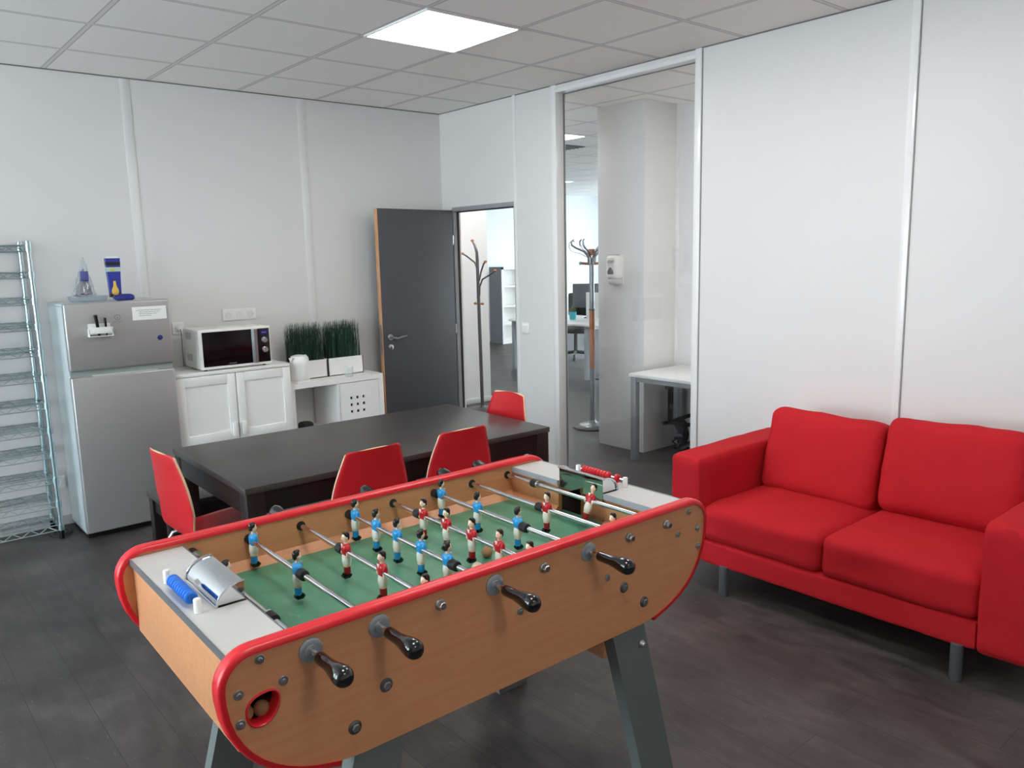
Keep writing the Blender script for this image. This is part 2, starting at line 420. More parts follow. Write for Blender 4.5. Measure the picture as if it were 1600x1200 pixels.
for a in ((fy0, fy0+.006, GZ0, GZ1), (fy1-.003, fy1, GZ0, GZ1), (fy0, fy1, GZ1-.006, GZ1), (fy0, fy1, GZ0, GZ0+.006)): box(bm, .068, .084, *a)
struct('trim_glazing_bead', bm, mat('glazing_seal', (120, 122, 122), .5), smooth=0)
trim(-.006, 0, GY0-.052, GY0-.048, 0, H, m=MATS['joint_shadow_gap'], bev=0)
g = struct('window_5', one(box, .070, .082, GY0+.004, GY1-.004, GZ0+.004, GZ1-.004), PART, smooth=0)
trim(XL, 0, -.004, 0, H-.007, H, m=mat('painted_ceiling_shadow', (120, 116, 114), .7), bev=0); trim(-.004, 0, YN, 0, H-.007, H, m=MATS['painted_ceiling_shadow'], bev=0)  # dark strips painted as the thin shadow line where walls meet ceiling
struct('baseboard_back', one(box, XL, -.02, -.012, 0, 0, .06, .003), mat('grey_baseboard', (196, 196, 195), .5))
bm = BM()
box(bm, -.012, 0, GY1+.05, -.985, 0, .06, .003); box(bm, -.012, 0, YN, GY0-.06, 0, .06, .003)
struct('baseboard_right', bm, MATS['grey_baseboard'])
struct('baseboard_corridor', one(box, .6, 1.612, 1.388, 1.40, 0, .06, .003), MATS['grey_baseboard'])
# door
bm = BM()
box(bm, -.006, .030, DY1-.015, DY1+.02, 0, DZ, .002); box(bm, -.0, .030, DY0-.02, DY0+.010, 0, DZ, .002); box(bm, -.006, .030, DY0, DY1, DZ-.015, DZ+.02, .002)
struct('door_frame', bm, mat('door_frame_grey', (150, 150, 152), .45))
bm = BM(); box(bm, .030, .052, DY1-.018, DY1+.001, 0, DZ-.012); box(bm, .030, .06, DY0, DY1, DZ-.022, DZ+.001)
struct('door_stop_trim', bm, RUBBER, smooth=0)
hx, hy, ex, ey = -.022, -.165, -.79, -.235
ang = math.atan2(ey-hy, ex-hx); L = math.hypot(ex-hx, ey-hy)
d = struct('door_1', one(box, 0, L, -.038, 0, .008, 2.045, .001), DOORG)
d.location = (hx, hy, 0); d.rotation_euler = (0, 0, ang)      # local +x runs to the free edge, local +y faces the room
obj('door_edge', one(box, L, L+.003, -.038, 0, .008, 2.045), wood_mat('door_edge_wood', (196, 140, 98), (212, 160, 118), (20, 20, 2)), d, 0, label='varnished wooden door edge')
bm = BM(); box(bm, L+.003, L+.0045, -.032, -.008, .90, 1.14)
box(bm, L+.0045, L+.012, -.026, -.014, 1.02, 1.045, .002); obj('latch_plate', bm, STEEL, d)
HM = Matrix.Rotation(-PI/2, 4, 'X')
bm = BM(); lathe(bm, [(0, 0), (.026, 0), (.026, .007), (.022, .01), (0, .01)], 24, Matrix.Translation((L-.07, 0, 1.035)) @ HM)
tube(bm, [(L-.07, .0, 1.035), (L-.07, .045, 1.035), (L-.08, .052, 1.033), (L-.11, .053, 1.026), (L-.15, .053, 1.036), (L-.20, .053, 1.04)], [.009, .009, .0095, .009, .008, .007], 12)
obj('door_handle', bm, STEEL, d)
bm = BM(); lathe(bm, [(0, 0), (.025, 0), (.025, .007), (.02, .01), (0, .01)], 24, Matrix.Translation((L-.07, 0, .955)) @ HM)
box(bm, L-.075, L-.065, .01, .024, .945, .965, .002); obj('lock_rosette', bm, STEEL, d)
bm = BM()
for z in (.25, 1.05, 1.8): tube(bm, [(-.004, -.006, z-.04), (-.004, -.006, z+.04)], .007, 10)
obj('hinge', bm, STEEL, d)

# ------------------------------------------------------------------ ceiling lights
def ceil_light(x0, y0, label, s=.576):
    t = thing('ceiling_light', label, 'ceiling light', (x0+.3, y0+.3, H), 0, 'ceiling light panels')
    bm = BM(); h = s/2
    for a in ((-h-.012, h+.012, -h-.012, -h), (-h-.012, h+.012, h, h+.012), (-h-.012, -h, -h, h), (h, h+.012, -h, h)): box(bm, *a, -.010, 0, .002)
    obj('frame', bm, TRIM, t); obj('diffuser', one(box, -h, h, -h, h, -.007, -.001), LAMP, t, 0)
ceil_light(-1.7364, -2.3545, 'bright square panel in the tiled ceiling above the black table')
ceil_light(-1.7364, -4.1545, 'ceiling panel above the foosball table, just above the view')
ceil_light(-3.5364, -4.7545, 'added fill-light panel above the near left of the foosball table, out of view')  # unseen panel added to brighten the inner face of the far side panel
ceil_light(-3.5364, -7.1545, 'added fill-light panel above the camera, out of view')  # added out of sight to light the surfaces that face the camera
ceil_light(.2, -5.6, 'second added fill-light panel in the niche, farther out of view')  # extra unseen panel, put in to brighten the column and niche wall
ceil_light(.2, -3.35, 'added fill-light panel in the niche behind the glass, out of view')  # invented panel, kept hidden, that lifts the light on the column
ceil_light(1.4, .215, 'glowing panel in the office ceiling, seen at the top of the glass')
ceil_light(5.0, 4.015, 'farther glowing panel in the office ceiling, low in the glass')
ceil_light(.2, .215, 'added fill-light panel just beyond the doorway, unseen above its head')  # hidden lamp added to light the corridor wall and column front
ceil_light(5.0, -1.985, 'office ceiling panel hidden behind the white column'); ceil_light(5.0, 1.015, 'office ceiling panel over the long white desks')
ceil_light(2.0, 4.015, 'office ceiling panel above the corridor opening')
t = thing('ceiling_vent', 'dark square air grille in the office ceiling beside a glowing panel', 'air vent', (2.3, .815+.3, H))
bm = BM(); box(bm, -.295, .295, -.295, .295, -.004, 0); obj('backing', bm, mat('vent_black', (40, 38, 38), .7), t, 0)
bm = BM()
for i in range(9): box(bm, -.28, .28, -.27+i*.066, -.255+i*.066, -.012, -.004)
obj('grille', bm, mat('vent_grey', (96, 92, 92), .6), t, 0)

# ------------------------------------------------------------------ foosball table
FX, FY, FA = -2.8185, -3.8274, -.0148
ft = thing('foosball_table', 'beech foosball table with red edging and grey angled legs', 'foosball table', (FX, FY, 0), FA)
W2, TH = .394, .03
S = .16520
RX = [(i-4.5)*S for i in range(1, 9)]
ZR = .8543
def half(n=10):
    """right half of the panel outline, from bottom straight to top straight"""
    p = [(.47, .567)]
    ctrl = [(.47, .567), (.63, .575), (.755, .655), (.766, .80)]
    for i in range(1, 13):
        u = i/12; a, b_, c, d_ = [Vector(q) for q in ctrl]
        p.append(tuple(a*(1-u)**3+3*b_*u*(1-u)**2+3*c*u*u*(1-u)+d_*u**3))
    p += [(.767, .825)]
    p += arc(.700, .8255, .067, .0675, 0, PI/2, 8)[1:]
    return p
HP = half()
outline = HP+[(-x, z) for x, z in reversed(HP)]
hole = [(-.722, .773), (-.7195, .748), (-.711, .735), (-.695, .730), (-.676, .735), (-.661, .752), (-.655, .772), (-.656, .786), (-.663, .796), (-.678, .799), (-.695, .797), (-.710, .791)]
def side_panel(s):
    y0, y1 = (-W2, -W2+TH) if s < 0 else (W2-TH, W2)
    bm = BM(); prism(bm, outline, 'y', y0, y1, [hole] if s < 0 else ())
    p = obj('side_panel', bm, BEECH, ft)
    # red edging: runs from the underside round both ends and over the top
    path = [(.525, .5705)]+[q for q in HP if q[0] > .53 or q[1] > .7]+[(0.35, .893), (0, .893)]
    path = path+[(-x, z) for x, z in reversed(path[:-1])]
    prof = [(-.0195, -.004), (-.0195, .006), (-.015, .0105), (-.006, .0115), (0, .0100), (.006, .0115), (.015, .0105), (.0195, .006), (.0195, -.004), (.016, -.0005), (-.016, -.0005)]
    bm = BM(); yc = (y0+y1)/2; rings = []
    for i, q in enumerate(path):
        a = Vector(path[max(i-1, 0)]); b_ = Vector(path[min(i+1, len(path)-1)]); tg = (b_-a).normalized(); nrm = Vector((tg.y, -tg.x))
        if nrm.dot(Vector(q)-Vector((0, .74))) < 0: nrm = -nrm
        rings.append([bm.verts.new((q[0]+nrm.x*h_, yc+w_, q[1]+nrm.y*h_)) for w_, h_ in prof])
    for A, B in zip(rings, rings[1:]):
        for j in range(len(prof)): bm.faces.new((A[j], A[(j+1) % len(prof)], B[(j+1) % len(prof)], B[j]))
    bm.faces.new(rings[0]); bm.faces.new(rings[-1][::-1])
    obj('edge_trim', bm, REDPL, p, 60, label='red plastic edging')
    ys = -W2 if s < 0 else W2
    MR = Matrix.Rotation(PI/2 if s < 0 else -PI/2, 4, 'X')
    def disc(prof, x, z, n=16, mi=0): return lathe(bmx, prof, n, Matrix.Translation((x, ys, z)) @ MR, mi)
    for x, z in ((-.688, .873), (-.642, .809), (-.736, .813), (-.737, .749), (0, .758), (.324, .757), (.635, .808), (.687, .869), (.731, .807), (.736, .746)):
        bmx = BM(); disc([(.0105, 0), (.0105, .002), (.0095, .0028), (.0085, .0028)], x, z, mi=1); disc([(.0085, 0), (.0085, .0026), (.0055, .0026)], x, z); disc([(.0055, 0), (.0055, .0045), (.0035, .006), (0, .006)], x, z, 6, 1)
        obj('bolt', bmx, [BLACK, STEEL], p)
    for x, z in ((-.402, .707), (-.486, .637), (.393, .707), (.48, .636)):
        bmx = BM(); disc([(.0165, 0), (.0165, .002), (.0125, .006), (.0105, .006)], x, z, 20); disc([(.0105, 0), (.0105, .0065), (.008, .009), (0, .0095)], x, z, 6, 1); obj('bolt', bmx, [DARKM, STEEL], p)
    for i, x in enumerate(RX):
        blue = i in (0, 1, 3, 5)
        if blue == (s < 0):
            bmx = BM(); disc([(.0085, 0), (.027, 0), (.027, .003), (.024, .005), (.014, .005), (.014, .009), (.0085, .009)], x, ZR, 28); obj('washer', bmx, GREYM, p)
        else:
            bmx = BM(); disc([(.0085, -.01), (.0135, 0), (.0135, .003), (.0105, .005)], x, ZR, 20); disc([(.0105, .004), (.0105, .014), (.008, .018), (0, .018)], x, ZR, 6); obj('bushing', bmx, STEEL, p)
        bmx = BM(); MI = Matrix.Translation((x, ys-s*TH, ZR)) @ Matrix.Rotation(-PI/2 if s < 0 else PI/2, 4, 'X')
        lathe(bmx, [(.0085, .0), (.0145, .0), (.0145, .002), (.0085, .0025)], 20, MI); obj('bushing', bmx, RUBBER, p)
    return p
np_ = side_panel(-1); side_panel(1)
# ring of the ball return hole
bm = BM(); cx = sum(p[0] for p in hole)/len(hole); cz = sum(p[1] for p in hole)/len(hole)
loop = []
for i in range(48):
    f = i/48*len(hole); a = int(f); tt = f-a
    P4 = [Vector(hole[(a+j) % len(hole)]) for j in (-1, 0, 1, 2)]
    q = .5*((2*P4[1])+(-P4[0]+P4[2])*tt+(2*P4[0]-5*P4[1]+4*P4[2]-P4[3])*tt*tt+(-P4[0]+3*P4[1]-3*P4[2]+P4[3])*tt**3)
    loop.append(q)
rings = []
for q in loop:
    dr = (q-Vector((cx, cz))).normalized()
    rings.append([bm.verts.new((q.x+dr.x*o, y, q.y+dr.y*o)) for o, y in ((.0035, -W2+.001), (.003, -W2-.0025), (0, -W2-.0035), (-.002, -W2-.001), (-.003, -W2+.028), (0, -W2+.029))])
for i in range(48):
    A, B = rings[i], rings[(i+1) % 48]
    for j in range(6): bm.faces.new((A[j], A[(j+1) % 6], B[(j+1) % 6], B[j]))
obj('ball_return_ring', bm, REDPL, np_, 50, label='red oval ring of the ball hole')
bm = BM()
box(bm, -.733, -.64, -W2+TH, -.22, .722, .727); box(bm, -.733, -.64, -.225, -.22, .722, .83); box(bm, -.645, -.64, -W2+TH, -.22, .722, .83)
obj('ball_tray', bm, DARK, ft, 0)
for s in (-1, 1):
    bm = BM(); box(bm, *sorted((s*.715, s*.735)), -W2+TH, W2-TH, .672, .866, .001)
    prism(bm, [(s*.735, .672), (s*.725, .682), (s*.50, .585), (s*.515, .573)], 'y', -W2+TH, W2-TH)
    obj('end_board', bm, BEECH, ft)
    bm = BM()
    yy = W2-TH-.0005
    box(bm, *sorted((s*.675, s*.740)), -yy, yy, .866, .880); box(bm, *sorted((s*.603, s*.675)), .112, yy, .866, .880); box(bm, *sorted((s*.603, s*.675)), -yy, -.112, .866, .880)
    sh = obj('end_shelf', bm, SHELFG, ft, 0, label='pale grey laminate end shelf')
    bm = BM(); box(bm, *sorted((s*.7405, s*.743)), -yy, yy, .862, .8815); box(bm, *sorted((s*.6005, s*.603)), .112, yy, .862, .8815); box(bm, *sorted((s*.6005, s*.603)), -yy, -.112, .862, .8815)
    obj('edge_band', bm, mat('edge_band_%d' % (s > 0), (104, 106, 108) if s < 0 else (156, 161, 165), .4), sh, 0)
    for a, b_ in ((.112, W2-TH), (-W2+TH, -.112)): obj('goal_wall', one(box, *sorted((s*.606, s*.622)), a, b_, .76, .866), BEECH, ft, 0)
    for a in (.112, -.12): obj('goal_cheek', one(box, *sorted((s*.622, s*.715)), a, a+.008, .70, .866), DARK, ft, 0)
    # chrome goal hood
    co_ = arc(.612, .8805, .060, .047, 0, PI/2, 12)+[(.6055, .9275)]     # rear foot up over to the front edge
    ci_ = [(.6055, .9250)]+arc(.612, .8805, .0575, .0445, PI/2, 0, 12)
    pr = [(s*x, z) for x, z in co_]; hw = .106
    bm = BM(); prism(bm, [(s*x, z) for x, z in co_+ci_], 'y', -hw, hw)
    sd_ = [(s*.6055, .832), (s*.668, .832), (s*.668, .8805)]+[(s*x, z) for x, z in ci_[::-1]]
    for y in (-hw, hw-.002): prism(bm, sd_, 'y', y, y+.002)
    box(bm, *sorted((s*.667, s*.669)), -hw, hw, .832, .8805)
    hd = obj('goal_hood', bm, CHROME, ft, 30)
    bm = BM()
    for y in (-hw-.004, hw+.004): tube(bm, [(s*.674, y, .8815)]+[(x*1.0, y, z+.0015) for x, z in pr[1:]], .003, 8)
    tube(bm, [(s*.675, -hw-.004, .8815), (s*.675, hw+.004, .8815)], .003, 8); obj('hood_flange', bm, CHROME, hd)
    # score counter
    sc = obj('score_counter', one(tube, [(s*.714, -.108, .903), (s*.714, .126, .903)], .0028, 8), CHROME, ft)
    for y in (-.105, .122):
        obj('post', one(lathe, [(.0088, 0), (.0088, .032), (.0075, .034), (0, .034)], 16, Matrix.Translation((s*.714, y, .880))), CREAM, sc)
    ylist = [.070-.0145*i for i in range(10)] if s < 0 else [.088-.0145*i for i in range(9)]+[-.068]
    for y in ylist:
        obj('bead', one(lathe, [(.003, -.0068), (.0115, -.0066), (.0155, -.003), (.0155, .003), (.0115, .0066), (.003, .0068)], 18, Matrix.Translation((s*.714, y, .902)) @ Matrix.Rotation(PI/2, 4, 'X')), BLUEPL if s < 0 else REDPL, sc)
obj('playfield', one(box, -.63, .63, -W2+TH, W2-TH, .756, .768), FIELD, ft, 0, label='worn green playing field')
bm = BM(); box(bm, -.52, .52, -W2+TH, W2-TH, .574, .59); box(bm, -.66, .66, -W2+TH, W2-TH, .735, .745); obj('bottom_board', bm, BEECH, ft, 0)
bm = BM(); yy = W2-TH
for s in (-1, 1):
    prism(bm, [(s*yy, .768), (s*yy, .792), (s*(yy-.026), .768)], 'x', -.606, .606)
for s in (-1, 1):
    for t2 in (-1, 1): prism(bm, [(s*.606, .768), (s*.606, .788), (s*.584, .768)], 'y', *sorted((t2*.112, t2*yy)))
obj('field_ramp', bm, BEECH, ft, 0)
for sx in (-1, 1):
    for sy in (-1, 1):
        bm = BM(); y0, y1 = sorted((sy*.388, sy*.344))
        prism(bm, [(sx*.487, .5665), (sx*.352, .5665), (sx*.502, 0), (sx*.638, 0)], 'y', y0, y1)
        lg = obj('leg', bm, LEGG, ft, 0, label='grey angled board leg')
        bm = BM(); lathe(bm, [(.0125, 0), (.0125, .002), (.009, .005), (.006, .013), (0, .014)], 16, Matrix.Translation((sx*.478, sy*.388, .500)) @ Matrix.Rotation(-sy*PI/2, 4, 'X')); obj('bolt', bm, STEEL, lg)
    obj('cross_board', one(box, *sorted((sx*.36, sx*.378)), -.344, .344, .475, .567), BEECH, ft, 0)

def player_mesh(shirt, socks):
    bm = BM()
    # mats: 0 skin 1 hair 2 shirt 3 shorts 4 socks 5 boots ; faces +x, rod along y
    def lo(prof, mi, ry=1., dx=0., n=16): lathe(bm, prof, n, Matrix.Translation((dx, 0, 0)), mi, ry)
    b = bmesh.new(); bmesh.ops.create_cube(b, size=1)
    for v in b.verts: v.co = Vector((v.co.x*.027+.003, v.co.y*.023, v.co.z*.0145-.0700))
    bmesh.ops.bevel(b, geom=b.edges[:], offset=.0045, segments=2, affect='EDGES'); join(bm, b, None, 5)
    lo([(.0085, -.066), (.0102, -.060), (.0098, -.048), (.0092, -.0435)], 4, 1.02)
    lo([(.0090, -.0445), (.0112, -.042), (.0112, -.038), (.0098, -.034), (.0100, -.030)], 0, 1.02)
    lo([(.0112, -.036), (.0128, -.031), (.0132, -.020), (.0120, -.009), (.0112, -.006)], 3, 1.08)
    lo([(.0108, -.009), (.0116, -.004), (.0125, .004), (.0128, .011), (.0118, .018), (.0085, .0225), (.005, .024)], 2, 1.32)
    for s in (-1, 1):
        ball(bm, (0.001, s*.0165, .009), (.0075, .0052, .0125), 12, 2); ball(bm, (.004, s*.0168, -.004), (.0055, .0042, .0075), 10, 0)
    lo([(.0052, .021), (.0050, .030)], 0)
    prism(bm, [(-.006, .0245), (.006, .0245), (.0, .013)], 'x', .0115, .0128, mi=3)
    ball(bm, (.001, 0, .0415), (.0105, .0090, .0142), 16, 0)
    ball(bm, (.0112, 0, .0395), (.0028, .0018, .0034), 8, 0)
    for s in (-1, 1):
        ball(bm, (.0003, s*.0088, .041), (.0022, .0014, .0034), 8, 0); ball(bm, (.0102, s*.0036, .0435), (.0010, .0014, .0010), 6, 1)
    box(bm, .0098, .0112, -.0028, .0028, .0335, .0345, mi=2)
    ball(bm, (-.0022, 0, .0475), (.0105, .0100, .0108), 16, 1); ball(bm, (-.0055, 0, .0415), (.0065, .0092, .0100), 12, 1); ball(bm, (.0035, .001, .0545), (.0062, .0070, .0042), 10, 1)
    return bm
men_b = [SKIN, HAIR, FBLUE, FWHITE, FBLUE, FBLACK]; men_r = [SKIN, HAIR, FRED, FWHITE, FRED2, FBLACK]
proto = {}
def man(team, rod, y):
    if team not in proto:
        o = obj('player_figure', player_mesh(team, team), men_b if team == 'b' else men_r, rod, 50); proto[team] = o
    else:
        o = proto[team].copy(); C.objects.link(o); o.parent = rod
    o.location = (0, y, 0); o.rotation_euler = (0, 0, 0 if team == 'b' else PI)
    o['label'] = 'player in blue shirt' if team == 'b' else 'player in red shirt'
RODS = [('b', [.09]), ('b', [.33, .03]), ('r', [.07, -.129, -.334]), ('b', [.322, .19, .068, -.060, -.19]), ('r', [.178, .05, -.079, -.209, -.338]), ('b', [.318, .112, -.092]), ('r', [-.041, -.33]), ('r', [-.073])]
ROT = [0, .02, 0, .03, .02, .02, .03, .42]
for i, (tm, ys) in enumerate(RODS):
    blue = tm == 'b'
    y0, y1 = (-.45, .425) if blue else (-.412, .46)
    r = obj('rod', one(tube, [(0, y0, 0), (0, y1, 0)], .0078, 14), CHROME, ft)
    r.location = (RX[i], 0, ZR); r.rotation_euler = (0, ROT[i], 0)
    for y in ys: man(tm, r, y)
    if i in (0, 7): bs = [.348, -.196] if i == 0 else [.206, -.350]
    else: bs = [ys[0]+.031, ys[-1]-.031]
    for y in bs:
        if abs(y) < .363:
            bm = BM(); lathe(bm, [(.008, -.0145), (.0135, -.0145), (.0145, -.012), (.0145, .012), (.0135, .0145), (.008, .0145)], 20, Matrix.Translation((0, y, 0)) @ Matrix.Rotation(PI/2, 4, 'X'))
            obj('bumper', bm, RUBBER, r)
    if i in (0, 7):
        for y, sgn in zip(bs, (-1, 1)):
            bm = BM(); lathe(bm, [(.008, -.004), (.0145, -.004), (.0145, .004), (.008, .004)], 20, Matrix.Translation((0, y+sgn*.0195, 0)) @ Matrix.Rotation(PI/2, 4, 'X')); obj('stop_ring', bm, CHROME, r)
    sg = -1 if blue else 1
    yb = .436 if blue else .446
    bm = BM(); lathe(bm, [(.0085, 0), (.0128, .001), (.0138, .006), (.0136, .03), (.0140, .045), (.0170, .066), (.0205, .084), (.0222, .098), (.0210, .110), (.0160, .118), (.0080, .1215), (0, .122)], 24,
                     Matrix.Translation((0, sg*yb, 0)) @ Matrix.Rotation(-sg*PI/2, 4, 'X'))
    obj('handle', bm, GRIP, r, label='black glossy grip')
# balls
cF, sF = math.cos(FA), math.sin(FA)
def fw(x, y, z): return (FX+x*cF-y*sF, FY+x*sF+y*cF, z)
def fball(x, y, z, m, label, group=None):
    o = obj('foosball', one(ball, (0, 0, 0), .0172, 20), m); o.location = fw(x, y, z); tag(o, label, 'ball', group)
fball(.150, -.062, .7853, CORK, 'brown cork ball on the green field beside the red players')
fball(.052, -.142, .7853, BALLW, 'pale ball just showing over the red edge of the near side')
for (x, y, z, l) in ((-.678, -.357, .7445, 'cork ball in the middle of the red ringed hole'), (-.7115, -.352, .7445, 'cork ball half hidden at the left of the red ringed hole'), (-.697, -.333, .770, 'cork ball on top at the back of the red ringed hole')):
    fball(x, y, z, CORK, l, 'balls in the return hole')

# ------------------------------------------------------------------ sofa
so = thing('sofa', 'red fabric two seat sofa with loose cushions against the white wall', 'sofa', (-.5, -4.035, 0))
def sp(name, *a, **k):
    bm = BM(); softbox(bm, *a, **k); return obj(name, bm, SOFA, so, 60)
sp('base', -.02, 0, .195, .84, 1.27, .12, r=.02, n=12, wr=.004, seed=3)
sp('arm', -.0, .722, .40, .905, .185, .525, r=.028, n=12, wr=.004, seed=1)
sp('arm', -.0, -.722, .395, .905, .185, .52, r=.028, n=12, wr=.004, seed=9)
sp('backrest', .36, 0, .43, .16, 1.26, .56, r=.04, n=10, wr=.003)
sp('seat_cushion', -.035, .322, .338, .82, .632, .185, r=.05, puff=.16, n=16, wr=.006, seed=5)
sp('seat_cushion', -.035, -.313, .342, .83, .636, .195, r=.05, puff=.13, n=16, wr=.006, seed=15)
for y, zc, hz, sd in ((.312, .615, .44, 21), (-.302, .648, .45, 33)):
    bm = BM(); softbox(bm, 0, 0, 0, .19, .60, hz, r=.055, puff=.22, n=16, wr=.008, seed=sd, M=Matrix.Translation((.165, y, zc)) @ Matrix.Rotation(.24, 4, 'Y') @ Matrix.Rotation(.02 if y > 0 else -.01, 4, 'X'))
    obj('back_cushion', bm, SOFA, so, 60)
for x in (-.44, .40):
    for y in (.49, -.57):
        obj('leg', one(lathe, [(.020, 0), (.0225, .004), (.0225, .15), (0, .15)], 20, Matrix.Translation((x, y, 0))), mat('sofa_leg_grey', (84, 88, 90), .45), so)

# ------------------------------------------------------------------ dining table, bench, chairs
TX, TY, TA = -2.031, -2.094, -.0189
dt = thing('dining_table', 'long black dining table with thick legs in the middle of the room', 'table', (TX, TY, 0), TA)
lx, ly = .844, .485
obj('tabletop', one(box, -lx, lx, -ly, ly, .712, .74, .003), TABLE, dt)
bm = BM()
for a in ((-lx+.01, lx-.01, -ly+.01, -ly+.03), (-lx+.01, lx-.01, ly-.03, ly-.01), (-lx+.01, -lx+.03, -ly+.03, ly-.03), (lx-.03, lx-.01, -ly+.03, ly-.03)): box(bm, *a, .615, .712)
obj('apron', bm, TABLE2, dt, 0)
for sx in (-1, 1):
    for sy in (-1, 1): obj('leg', one(box, *sorted((sx*(lx-.006), sx*(lx-.086))), *sorted((sy*(ly-.006), sy*(ly-.086))), 0, .712, .002), TABLE2, dt)
be = thing('bench', 'low black bench tucked under the far side of the black table', 'bench', (-2.07, -1.415, 0))
obj('seat', one(box, -.845, .845, -.175, .175, .425, .452, .003), TABLE, be)
bm = BM()
for a in ((-.80, .80, -.165, -.147), (-.80, .80, .147, .165), (-.825, -.807, -.11, .11), (.807, .825, -.11, .11)): box(bm, *a, .345, .425)
obj('apron', bm, TABLE2, be, 0)
for sx in (-1, 1):
    for sy in (-1, 1): obj('leg', one(box, *sorted((sx*.838, sx*.778)), *sorted((sy*.168, sy*.108)), 0, .425, .002), TABLE2, be)

def make_chair(label):
    t = thing('dining_chair', label, 'chair', group='red plywood chairs round the black table')
    # shell profile: front of the seat to the top of the back (x forward, z up), half width
    prof = [(.225, .432, .155), (.222, .443, .178), (.20, .452, .192), (.12, .450, .203), (.0, .442, .207), (-.09, .438, .202), (-.145, .444, .192), (-.180, .463, .182), (-.198, .495, .180), (-.208, .545, .187), (-.216, .600, .195), (-.221, .640, .196), (-.228, .70, .184), (-.238, .76, .166), (-.249, .81, .149), (-.254, .834, .141), (-.2555, .842, .136), (-.256, .8445, .128)]
    bm = BM(); NJ = 16; rows = []
    # densify
    dense = []
    for i in range(len(prof)-1):
        P4 = [Vector(prof[max(0, min(len(prof)-1, i+j))]) for j in (-1, 0, 1, 2)]
        for s in range(3):
            u = s/3
            dense.append(.5*((2*P4[1])+(-P4[0]+P4[2])*u+(2*P4[0]-5*P4[1]+4*P4[2]-P4[3])*u*u+(-P4[0]+3*P4[1]-3*P4[2]+P4[3])*u**3))
    dense.append(Vector(prof[-1]))
    for q in dense:
        back = max(0, min(1, (q.y-.46)/.12)); top = max(0, (q.y-.80)/.043)
        row = []
        for j in range(NJ+1):
            v = -1+2*j/NJ
            row.append(bm.verts.new((q.x+.020*back*v*v, q.z*v, q.y+.004*(1-back)*v*v+min(1, top)*.008*(1-v*v))))
        rows.append(row)
    for A, B in zip(rows, rows[1:]):
        for j in range(NJ): bm.faces.new((A[j], A[j+1], B[j+1], B[j]))
    sh = obj('shell', bm, [REDCH, PLY], t, 60, label='red bent plywood shell with pale edges')
    md = sh.modifiers.new('s', 'SOLIDIFY'); md.thickness = .011; md.offset = 0; md.material_offset_rim = 1; md.use_rim = True
    for sx in (-1, 1):
        for sy in (-1, 1):
            bm = BM(); x = .17 if sx > 0 else -.14
            tube(bm, [(x*.35, sy*.11, .425), (x*.8, sy*.145, .425), (x+sx*.02, sy*.165, .418), (x+sx*.035, sy*.172, .395), (x+sx*.045, sy*.185, .02), (x+sx*.0455, sy*.1855, 0.0)], .0105, 12)
            lathe(bm, [(.013, 0), (.013, .012), (.0108, .016)], 12, Matrix.Translation((x+sx*.0455, sy*.1855, 0)))
            obj('leg', bm, CHROME, t)
    bm = BM(); tube(bm, [(-.06, -.11, .425), (.09, -.11, .425)], .0105, 10); tube(bm, [(-.06, .11, .425), (.09, .11, .425)], .0105, 10); tube(bm, [(0, -.11, .425), (0, .11, .425)], .0105, 10)
    obj('seat_frame', bm, CHROME, t)
    return t
ch = make_chair('red chair with its back to the foosball table, left of the near pair')
ch.location = (-2.370, -2.475, 0); ch.rotation_euler = (0, 0, PI/2+.03)
def place(x, y, rz, l):
    c = dup(ch, (x, y, 0), rz); c['label'] = l
place(-1.862, -2.455, PI/2+.02, 'red chair with its back to the foosball table, right of the near pair')
place(-2.825, -2.08, .06, 'red chair at the left end of the black table beside the fridge')
place(-1.290, -2.085, PI, 'red chair at the right end of the black table by the doorway')

# ------------------------------------------------------------------ fridge and what is on it
fr = thing('fridge', 'tall silver fridge freezer against the back wall', 'fridge', (-2.770, -.26, 0))
obj('cabinet', one(box, -.295, .295, -.165, .225, .03, 1.425, .006), FRSIDE, fr)
obj('top_panel', one(box, -.297, .297, -.17, .228, 1.425, 1.441, .004), FRSIDE, fr)
dr = obj('freezer_door', one(box, -.298, .298, -.222, -.170, 1.042, 1.442, .010, 3), SILVER, fr)
dl = obj('fridge_door', one(box, -.298, .298, -.222, -.170, .045, 1.005, .010, 3), SILVER, fr)
bm = BM(); box(bm, -.292, .292, -.196, -.168, 1.003, 1.044); obj('handle_recess', bm, mat('fridge_recess', (150, 158, 152), .5), fr, 0)
bm = BM(); box(bm, -.18, .20, -.216, -.17, .994, 1.010, .004); obj('handle', bm, mat('fridge_lip', (188, 194, 190), .4), dl)
obj('plinth', one(box, -.285, .285, -.15, .20, .0, .045), BLACK, fr, 0)
bm = BM(); tube(bm, [(.016*math.cos(a*PI/12), -.2228, 1.348+.016*math.sin(a*PI/12)) for a in range(24)], .0012, 6, True); box(bm, -.0015, .0015, -.2235, -.222, 1.341, 1.351); box(bm, -.0015, .0015, -.2235, -.222, 1.354, 1.357)
lg = obj('emblem', bm, mat('emblem_grey', (104, 100, 100), .4), dr); lg.location = (-.012, 0, 0)
text('lettering', 'INDESIT', .016, mat('lettering_grey', (140, 136, 136), .5), dr, (-.012, -.2224, 1.320), FRONT)
